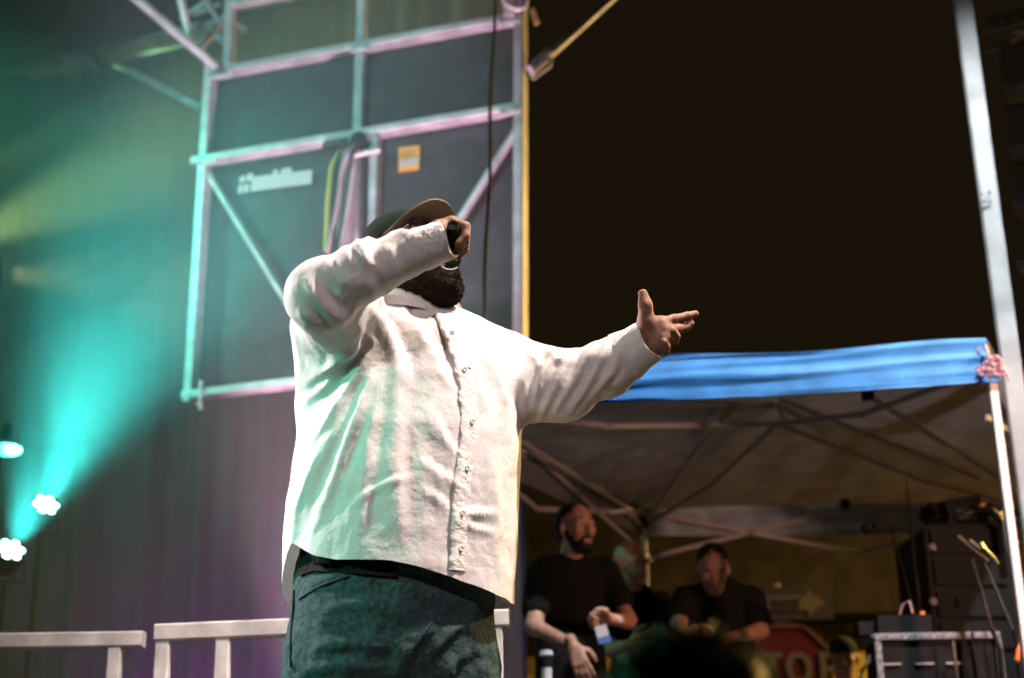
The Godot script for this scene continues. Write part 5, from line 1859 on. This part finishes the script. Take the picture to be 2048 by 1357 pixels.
# ==================================================================== gear on the right, signs and building
func equipment() -> void:
	# building across the street
	var t := thing("building", Vector3(4, 0, -21), "long building with a dull yellow wall under a dark eave", "building")
	var b := Buf.new()
	b.box(Vector3(3.0, 2.25, -23.0), Vector3(26.0, 4.5, 4.0))
	part(b, "wall", M.wall_yellow, t)
	b = Buf.new()
	b.box(Vector3(3.0, 5.2, -22.7), Vector3(26.6, 1.38, 5.4))
	part(b, "eave", M.roof_dark, t)
	b = Buf.new()
	b.bar(Vector3(2.2, 0, -20.9), Vector3(2.2, 4.45, -20.9), 0.5, 0.16, Vector3.BACK)
	part(b, "pilaster", M.roof_dark, t)
	# street signs
	var wh := Vector3(2.3822, 3.5842, -12.7000)
	t = thing("one_way_sign", Vector3(wh.x, 0, wh.z), "black one-way sign with a white arrow pointing right, above the stop sign", "sign")
	var a := Vector3(1.8152, 3.4295, -12.7000)
	var c := Vector3(2.7511, 3.7216, -12.7000)
	b = Buf.new()
	b.bar(Vector3(a.x, (a.y + c.y) / 2, wh.z), Vector3(c.x, (a.y + c.y) / 2, wh.z), 0.006, c.y - a.y, Vector3.UP)
	part(b, "plate", M.sign_black, t)
	b = Buf.new()
	b.bar(Vector3(wh.x - 0.1, 0, wh.z - 0.045), Vector3(wh.x - 0.1, a.y + 0.32, wh.z - 0.045), 0.06, 0.06, Vector3.BACK)
	part(b, "pole", M.galvanised, t)
	var ar := Buf.new()
	var y0 := (a.y + c.y) / 2.0
	var zf := wh.z + 0.007
	var x1 := (Vector3(2.6865, 3.5792, -12.7000)).x
	var x2 := (Vector3(2.5344, 3.5817, -12.7000)).x
	var x0 := a.x + 0.05
	var hh := 0.062
	ar.quad(Vector3(x0, y0 - hh, zf), Vector3(x2, y0 - hh, zf), Vector3(x2, y0 + hh, zf), Vector3(x0, y0 + hh, zf))
	ar.tri(Vector3(x2, y0 - 0.115, zf), Vector3(x1, y0, zf), Vector3(x2, y0 + 0.115, zf))
	part(ar, "arrow", M.sign_white, t)
	lettering(t, "ONE WAY", Vector3((x0 + x2) / 2.0 + 0.02, y0, zf + 0.003), 0.088, M.sign_black)
	var sc := Vector3(2.3198, 3.0068, -12.6000)
	t = thing("stop_sign", Vector3(sc.x, 0, sc.z), "red octagonal stop sign half hidden below the one-way sign", "sign")
	b = Buf.new()
	b.lathe(sc, Vector3(0, 0, 1), [Vector2(0.0, -0.003), Vector2(0.405, -0.003), Vector2(0.405, 0.0), Vector2(0.0, 0.0)], 8)
	var oct := part(b, "plate", M.sign_red, t)
	oct.rotation.z = 0.0
	b = Buf.new()
	for k in 8:
		var p := sc + Vector3(cos(TAU * k / 8.0 + PI / 8), sin(TAU * k / 8.0 + PI / 8), 0) * 0.385
		var q := sc + Vector3(cos(TAU * (k + 1) / 8.0 + PI / 8), sin(TAU * (k + 1) / 8.0 + PI / 8), 0) * 0.385
		b.bar(p + Vector3(0, 0, 0.003), q + Vector3(0, 0, 0.003), 0.003, 0.018, (p - sc).normalized())
	part(b, "border", M.sign_white, t)
	lettering(t, "STOP", sc + Vector3(0, -0.0, 0.004), 0.27, M.sign_white)
	b = Buf.new()
	b.bar(Vector3(sc.x, 0, sc.z - 0.05), Vector3(sc.x, sc.y + 0.35, sc.z - 0.05), 0.06, 0.06, Vector3.BACK)
	part(b, "pole", M.galvanised, t)

	# road case with bright edging
	var f0 := Vector3(1.5792, 2.5154, -6.5000)
	var f1 := Vector3(2.1342, 2.5327, -6.5000)
	t = thing("road_case", Vector3(f0.x, DECK, f0.z), "black road case with worn silver edging at the lower right", "case")
	var wdt := f1.x - f0.x
	var hgt := f0.y - DECK
	var mid := Vector3((f0.x + f1.x) / 2, DECK + hgt / 2, f0.z - 0.11)
	b = Buf.new()
	b.box(mid - Vector3(0, 0.004, 0), Vector3(wdt - 0.012, hgt - 0.012, 0.208))
	part(b, "body", M.black_metal, t)
	for s in [[Vector3(f0.x, f0.y - 0.012, f0.z), Vector3(f1.x, f0.y - 0.012, f0.z), 0.03], [Vector3(f0.x, f0.y - 0.012, f0.z - 0.22), Vector3(f1.x, f0.y - 0.012, f0.z - 0.22), 0.03], [Vector3(f0.x + 0.012, DECK + 0.01, f0.z), Vector3(f0.x + 0.012, f0.y - 0.03, f0.z), 0.03], [Vector3(f1.x - 0.012, DECK + 0.01, f0.z), Vector3(f1.x - 0.012, f0.y - 0.03, f0.z), 0.03], [Vector3(f0.x + 0.01, f0.y - 0.012, f0.z - 0.02), Vector3(f0.x + 0.01, f0.y - 0.012, f0.z - 0.2), 0.03]]:
		b = Buf.new()
		b.bar(s[0], s[1], s[2], s[2], Vector3.BACK if absf(s[1].y - s[0].y) > 0.1 else Vector3.UP)
		part(b, "edging", M.case_edge, t)
	for x in [0.12, 0.38, 0.62]:
		b = Buf.new()
		b.box(Vector3(f0.x + wdt * x, f0.y - 0.13, f0.z + 0.002), Vector3(0.08, 0.008, 0.012))
		part(b, "latch", M.galvanised, t)
	# mixer lying on the case
	t = thing("audio_mixer", Vector3(1.6995, 2.5442, -6.6000), "small dark audio unit lying on the silver-edged case", "audio mixer")
	b = Buf.new()
	var mx := Vector3((Vector3(1.7279, 2.5840, -6.7000)).x, f0.y + 0.045, f0.z - 0.12)
	b.box(mx, Vector3(0.24, 0.085, 0.2))
	b.box(mx + Vector3(-0.16, -0.01, 0.02), Vector3(0.08, 0.06, 0.1))
	part(b, "housing", M.black_plastic, t)
	b = Buf.new()
	b.tube(PackedVector3Array([mx + Vector3(0.0, 0.04, 0), mx + Vector3(0.02, 0.10, 0.02), mx + Vector3(0.05, 0.115, 0.02), mx + Vector3(0.06, 0.06, 0.02)]), PackedFloat32Array([0.004, 0.004, 0.004, 0.004]), 7)
	part(b, "cable", M.cable_pink, t)
	b = Buf.new()
	b.box(mx + Vector3(0.10, 0.055, 0.03), Vector3(0.02, 0.02, 0.02))
	part(b, "knob", M.orange_plastic, t)
	# loose orange plug, cables by the case
	b = Buf.new()
	b.lathe(Vector3(2.1014, 2.3811, -6.2000), Vector3(0.25, 1, 0), [Vector2(0.0, -0.03), Vector2(0.012, -0.02), Vector2(0.008, 0.02), Vector2(0.002, 0.05)], 10)
	single(b, "orange_plug", M.orange_plastic, "small bright orange plug at the far right edge", "plug")
	t = thing("cable_coil", Vector3(1.5530, 2.3742, -6.7000), "tangle of thin pale cables beside the case corner", "cables")
	for k in 4:
		b = Buf.new()
		var s: Vector3 = (Vector3(1.5980, 2.4296, -6.5500))
		var e: Vector3 = (Vector3(1.4720, 2.2673, -6.6000)) + Vector3(0.02 * k, 0, 0)
		b.tube(PackedVector3Array([s, s + Vector3(-0.04, 0.0 - 0.01 * k, 0.02), s.lerp(e, 0.5) + Vector3(-0.015 * k, 0.02, 0.02), e, Vector3(e.x, DECK + 0.01, e.z)]), PackedFloat32Array([0.004, 0.004, 0.004, 0.004, 0.004]), 7)
		part(b, "cable", M.rope_brown, t)
	# tall rack behind the case with a heap of gear on it
	var r0 := Vector3(2.1043, 3.1841, -7.4000)
	var r1 := Vector3(2.5316, 3.1770, -7.4000)
	t = thing("equipment_rack", Vector3((r0.x + r1.x) / 2, DECK, r0.z), "tall black equipment rack behind the case, barely lit", "rack")
	b = Buf.new()
	b.box(Vector3((r0.x + r1.x) / 2, (DECK + r0.y) / 2, r0.z - 0.3), Vector3(r1.x - r0.x, r0.y - DECK, 0.6))
	part(b, "cabinet", M.black_metal, t)
	for k in 6:
		b = Buf.new()
		b.box(Vector3((r0.x + r1.x) / 2, r0.y - 0.09 - 0.16 * k, r0.z + 0.004), Vector3(r1.x - r0.x - 0.06, 0.13, 0.03))
		part(b, "rack_unit", M.black_plastic, t)
	for p in [Vector3(2.1087, 3.0456, -7.3000), Vector3(2.0837, 2.7714, -7.3000)]:
		b = Buf.new()
		b.lathe(p, Vector3(0, 0, 1), [Vector2(0.020, 0.0), Vector2(0.018, 0.02), Vector2(0.0, 0.022)], 14)
		part(b, "dial", M.lamp_shell, t)
	b = Buf.new()
	b.box(Vector3(2.2491, 2.7857, -7.3300), Vector3(0.012, 0.05, 0.01))
	part(b, "green_label", M.cap_green, t)
	t = thing("cable_heap", Vector3(2.3404, 3.2140, -7.5000), "dark heap of coiled cable and gear on top of the rack", "cables")
	var r := RandomNumberGenerator.new()
	r.seed = 31
	for k in 9:
		b = Buf.new()
		var cc := Vector3(lerpf(r0.x + 0.1, r1.x - 0.08, r.randf()), r0.y + 0.03 + 0.07 * r.randf(), r0.z - 0.25 + 0.2 * r.randf())
		var tp := PackedVector3Array()
		var tr := PackedFloat32Array()
		var ph := r.randf() * TAU
		for j in 14:
			tp.append(cc + Vector3(cos(ph + j * 0.55) * 0.10, 0.03 * sin(j * 0.9 + ph) + 0.006 * j * 0.3, sin(ph + j * 0.55) * 0.08))
			tr.append(0.018)
		b.tube(tp, tr, 8)
		part(b, "cable", M.cable_black, t)
	b = Buf.new()
	b.box(Vector3(2.2951, 3.2758, -7.5000), Vector3(0.24, 0.10, 0.2), Basis(Vector3.UP, 0.4) * Basis(Vector3.BACK, 0.2))
	part(b, "gear_box", M.black_plastic, t)
	b = Buf.new()
	b.tube(PackedVector3Array([Vector3(2.3943, 3.2579, -7.4000), Vector3(2.4538, 3.2357, -7.3500), Vector3(2.4872, 3.1572, -7.3000), Vector3(2.4882, 3.0037, -7.3000)]), PackedFloat32Array([0.022, 0.022, 0.02, 0.02]), 8)
	part(b, "cable", M.cable_black, t)
	b = Buf.new()
	b.box(Vector3(2.4066, 3.2704, -7.3500), Vector3(0.028, 0.012, 0.02))
	part(b, "orange_tab", M.orange_plastic, t)
	# microphone on a boom stand
	var base := Vector3(1.9439, 1.3000, -6.9000)
	t = thing("microphone_stand", base, "thin boom stand holding a dark microphone level before the grey valance", "microphone stand")
	var mtip := Vector3(1.8098, 3.0523, -6.9000)
	b = Buf.new()
	b.rod(base + Vector3(0, 0.03, 0), base + Vector3(0, 1.0, 0), 0.011, 10)
	b.rod(base + Vector3(0, 1.0, 0), mtip, 0.0055, 8)
	part(b, "boom", M.black_metal, t)
	for k in 3:
		b = Buf.new()
		b.rod(base + Vector3(0, 0.1, 0), base + Vector3(cos(k * TAU / 3) * 0.28, 0.012, sin(k * TAU / 3) * 0.28), 0.009, 8)
		part(b, "leg", M.black_metal, t)
	t = thing("microphone", mtip, "dark microphone on the boom stand under the tent", "microphone")
	b = Buf.new()
	b.lathe(Vector3(1.8792, 3.0730, -6.9000), (Vector3(1.6672, 3.0693, -6.9000)) - (Vector3(1.8792, 3.0730, -6.9000)), [Vector2(0.0, 0.0), Vector2(0.013, 0.0), Vector2(0.016, 0.02), Vector2(0.021, 0.15), Vector2(0.024, 0.155)], 16)
	part(b, "handle", M.black_plastic, t)
	b = Buf.new()
	b.lathe(Vector3(1.7104, 3.0685, -6.9000), Vector3.LEFT, [Vector2(0.024, 0.0), Vector2(0.027, 0.01), Vector2(0.026, 0.03), Vector2(0.018, 0.044), Vector2(0.0, 0.048)], 16)
	part(b, "grille", M.black_metal, t)
	# tapering whip aerial
	b = Buf.new()
	b.tube(PackedVector3Array([Vector3(1.9339, 3.3346, -7.0000), Vector3(1.9326, 3.2041, -7.0000), Vector3(1.9319, 3.0802, -7.0000), Vector3(1.9286, 2.9333, -7.0000), Vector3(1.9374, 1.3100, -7.0000)]), PackedFloat32Array([0.003, 0.007, 0.010, 0.010, 0.010]), 10)
	single(b, "whip_aerial", M.rubber, "tapering black aerial standing beside the rack", "aerial")
	# chrome stand folded in front of the rack
	var sb := Vector3(2.0276, 1.3000, -6.3000)
	t = thing("chrome_stand", sb, "thin chrome tripod stand leaning before the rack", "stand")
	for s in [[Vector3(1.9701, 2.9315, -6.4000), Vector3(2.0298, 2.8722, -6.4000), 0.008], [Vector3(2.0213, 2.9127, -6.4000), Vector3(2.0647, 2.8672, -6.4000), 0.006], [Vector3(2.0113, 2.8777, -6.3800), Vector3(2.0876, 2.8142, -6.3800), 0.005], [Vector3(2.0620, 2.8947, -6.3800), Vector3(2.1233, 2.7968, -6.3600), 0.005], [Vector3(2.0240, 2.8233, -6.4000), Vector3(2.0564, 2.5096, -6.3500), 0.007], [Vector3(2.0754, 2.8091, -6.4000), Vector3(2.1317, 2.4975, -6.3000), 0.006], [Vector3(2.0569, 2.5139, -6.3500), Vector3(2.0684, 2.4207, -6.3200), 0.011], [Vector3(2.1322, 2.5018, -6.3000), Vector3(2.1412, 2.4382, -6.3000), 0.010], [Vector3(1.9013, 2.4740, -6.4200), Vector3(1.9034, 2.2654, -6.4200), 0.008]]:
		b = Buf.new()
		b.rod(s[0], s[1], s[2], 8)
		part(b, "rod", M.chrome if s[2] < 0.0085 else M.black_metal, t)
	b = Buf.new()
	b.rod(Vector3(2.0684, 2.4207, -6.3200), Vector3(2.0360, 1.3000, -6.3000), 0.012, 8)
	b.rod(Vector3(1.9034, 2.2654, -6.4200), Vector3(1.9072, 1.3000, -6.4200), 0.012, 8)
	b.rod(Vector3(2.1412, 2.4382, -6.3000), Vector3(2.0951, 1.3000, -6.2500), 0.012, 8)
	part(b, "legs", M.black_metal, t)
	# pale bottle by the rail
	var pb := Vector3(0.1203, 1.3000, -6.1000)
	t = thing("white_post", pb, "pale scuffed white post standing just right of the rail", "post")
	b = Buf.new()
	var pt := (Vector3(0.1196, 2.4219, -6.1000)).y
	b.lathe(pb, Vector3.UP, [Vector2(0.05, 0.0), Vector2(0.05, 0.02), Vector2(0.024, 0.04), Vector2(0.022, pt - DECK - 0.03), Vector2(0.030, pt - DECK - 0.02), Vector2(0.026, pt - DECK), Vector2(0.0, pt - DECK + 0.004)], 14)
	part(b, "shaft", M.white_steel, t)
	for k in 3:
		b = Buf.new()
		b.lathe(pb + Vector3(0, pt - DECK - 0.07 - 0.11 * k, 0), Vector3.UP, [Vector2(0.0225, 0.0), Vector2(0.026, 0.004), Vector2(0.026, 0.05), Vector2(0.0225, 0.054)], 14)
		part(b, "dark_band", M.rubber, t)

	# hanging line of loudspeakers
	t = thing("speaker_rigging", Vector3(3.2040, 6.5552, -8.2000), "dark perforated rigging bar above the hanging loudspeakers", "rigging")
	b = Buf.new()
	b.bar(Vector3(3.0855, 6.5868, -8.2000), Vector3(3.4605, 6.5888, -8.0000), 0.05, 0.10)
	b.bar(Vector3(3.0643, 6.4118, -8.2000), Vector3(3.4360, 6.4095, -8.0000), 0.05, 0.03)
	part(b, "bar", M.speaker_grille, t)
	for k in 4:
		b = Buf.new()
		b.lathe((Vector3(3.0842, 6.5700, -8.1600)).lerp(Vector3(3.3180, 6.5788, -8.0500), k / 3.0), Vector3(0, 0, 1), [Vector2(0.014, 0.0), Vector2(0.012, 0.004), Vector2(0.0, 0.004)], 10)
		part(b, "bolt", M.strap, t)
	b = Buf.new()
	b.rod(Vector3(3.3329, 6.5655, -8.1000), Vector3(3.4155, 7.6999, -8.1000), 0.012, 8)
	part(b, "chain", M.galvanised, t)
	b = Buf.new()
	b.rod(Vector3(3.1713, 6.3725, -8.0500), Vector3(3.2513, 6.4187, -7.9500), 0.010, 8)
	b.rod(Vector3(3.1939, 6.4510, -8.0500), Vector3(3.2609, 6.3971, -7.9500), 0.010, 8)
	part(b, "shackle", M.chrome, t)
	var ys := [[2012, 118, 200], [2024, 234, 318], [2036, 348, 432], [2046, 462, 546]]
	var spots := [[Vector3(3.1839, 6.3443, -8.2000), Vector3(3.5198, 6.3367, -8.0000), Vector3(3.1520, 6.0176, -8.1500)], [Vector3(3.1921, 5.9571, -8.2500), Vector3(3.5117, 5.9296, -8.0500), Vector3(3.1566, 5.6328, -8.2000)], [Vector3(3.1983, 5.5836, -8.3000), Vector3(3.5060, 5.5439, -8.1000), Vector3(3.1578, 5.2751, -8.2500)], [Vector3(3.1994, 5.2233, -8.3500), Vector3(3.5027, 5.1785, -8.1500), Vector3(3.1524, 4.9166, -8.3000)]]
	for k in 4:
		var p: Vector3 = spots[k][0]
		var q: Vector3 = spots[k][1]
		var s: Vector3 = spots[k][2]
		t = thing("hanging_speaker", (p + s) / 2, "%s grey loudspeaker of the hanging line at the right edge" % ["topmost", "second", "third", "lowest"][k], "loudspeaker", "hanging line of loudspeakers")
		b = Buf.new()
		var h := p.distance_to(s)
		b.bar(p.lerp(s, 0.5), q + (s - p) * 0.5, 0.36, h)
		part(b, "cabinet", M.speaker_grille, t)
		b = Buf.new()
		b.bar(s + Vector3(0, 0.0, 0.17), q + (s - p) + Vector3(0, 0.0, 0.17), 0.02, 0.014)
		part(b, "lower_edge", M.cable_pink, t)
		b = Buf.new()
		b.box(p.lerp(s, 0.2) + Vector3(0.05, 0, 0.19), Vector3(0.03, 0.03, 0.02))
		b.box(p.lerp(s, 0.7) + Vector3(0.11, 0, 0.19), Vector3(0.05, 0.05, 0.02))
		part(b, "fitting", M.galvanised, t)


func lettering(parent: Node3D, text: String, at: Vector3, tall: float, m: Material) -> void:
	var tm := TextMesh.new()
	var font := SystemFont.new()
	font.font_names = PackedStringArray(["Droid Sans"])
	font.font_weight = 700
	tm.font = font
	tm.text = text
	tm.font_size = 32
	tm.pixel_size = tall / 24.0
	tm.depth = 0.002
	tm.material = m
	var o := MeshInstance3D.new()
	o.name = "lettering"
	o.mesh = tm
	parent.add_child(o, true)
	o.position = at - parent.position
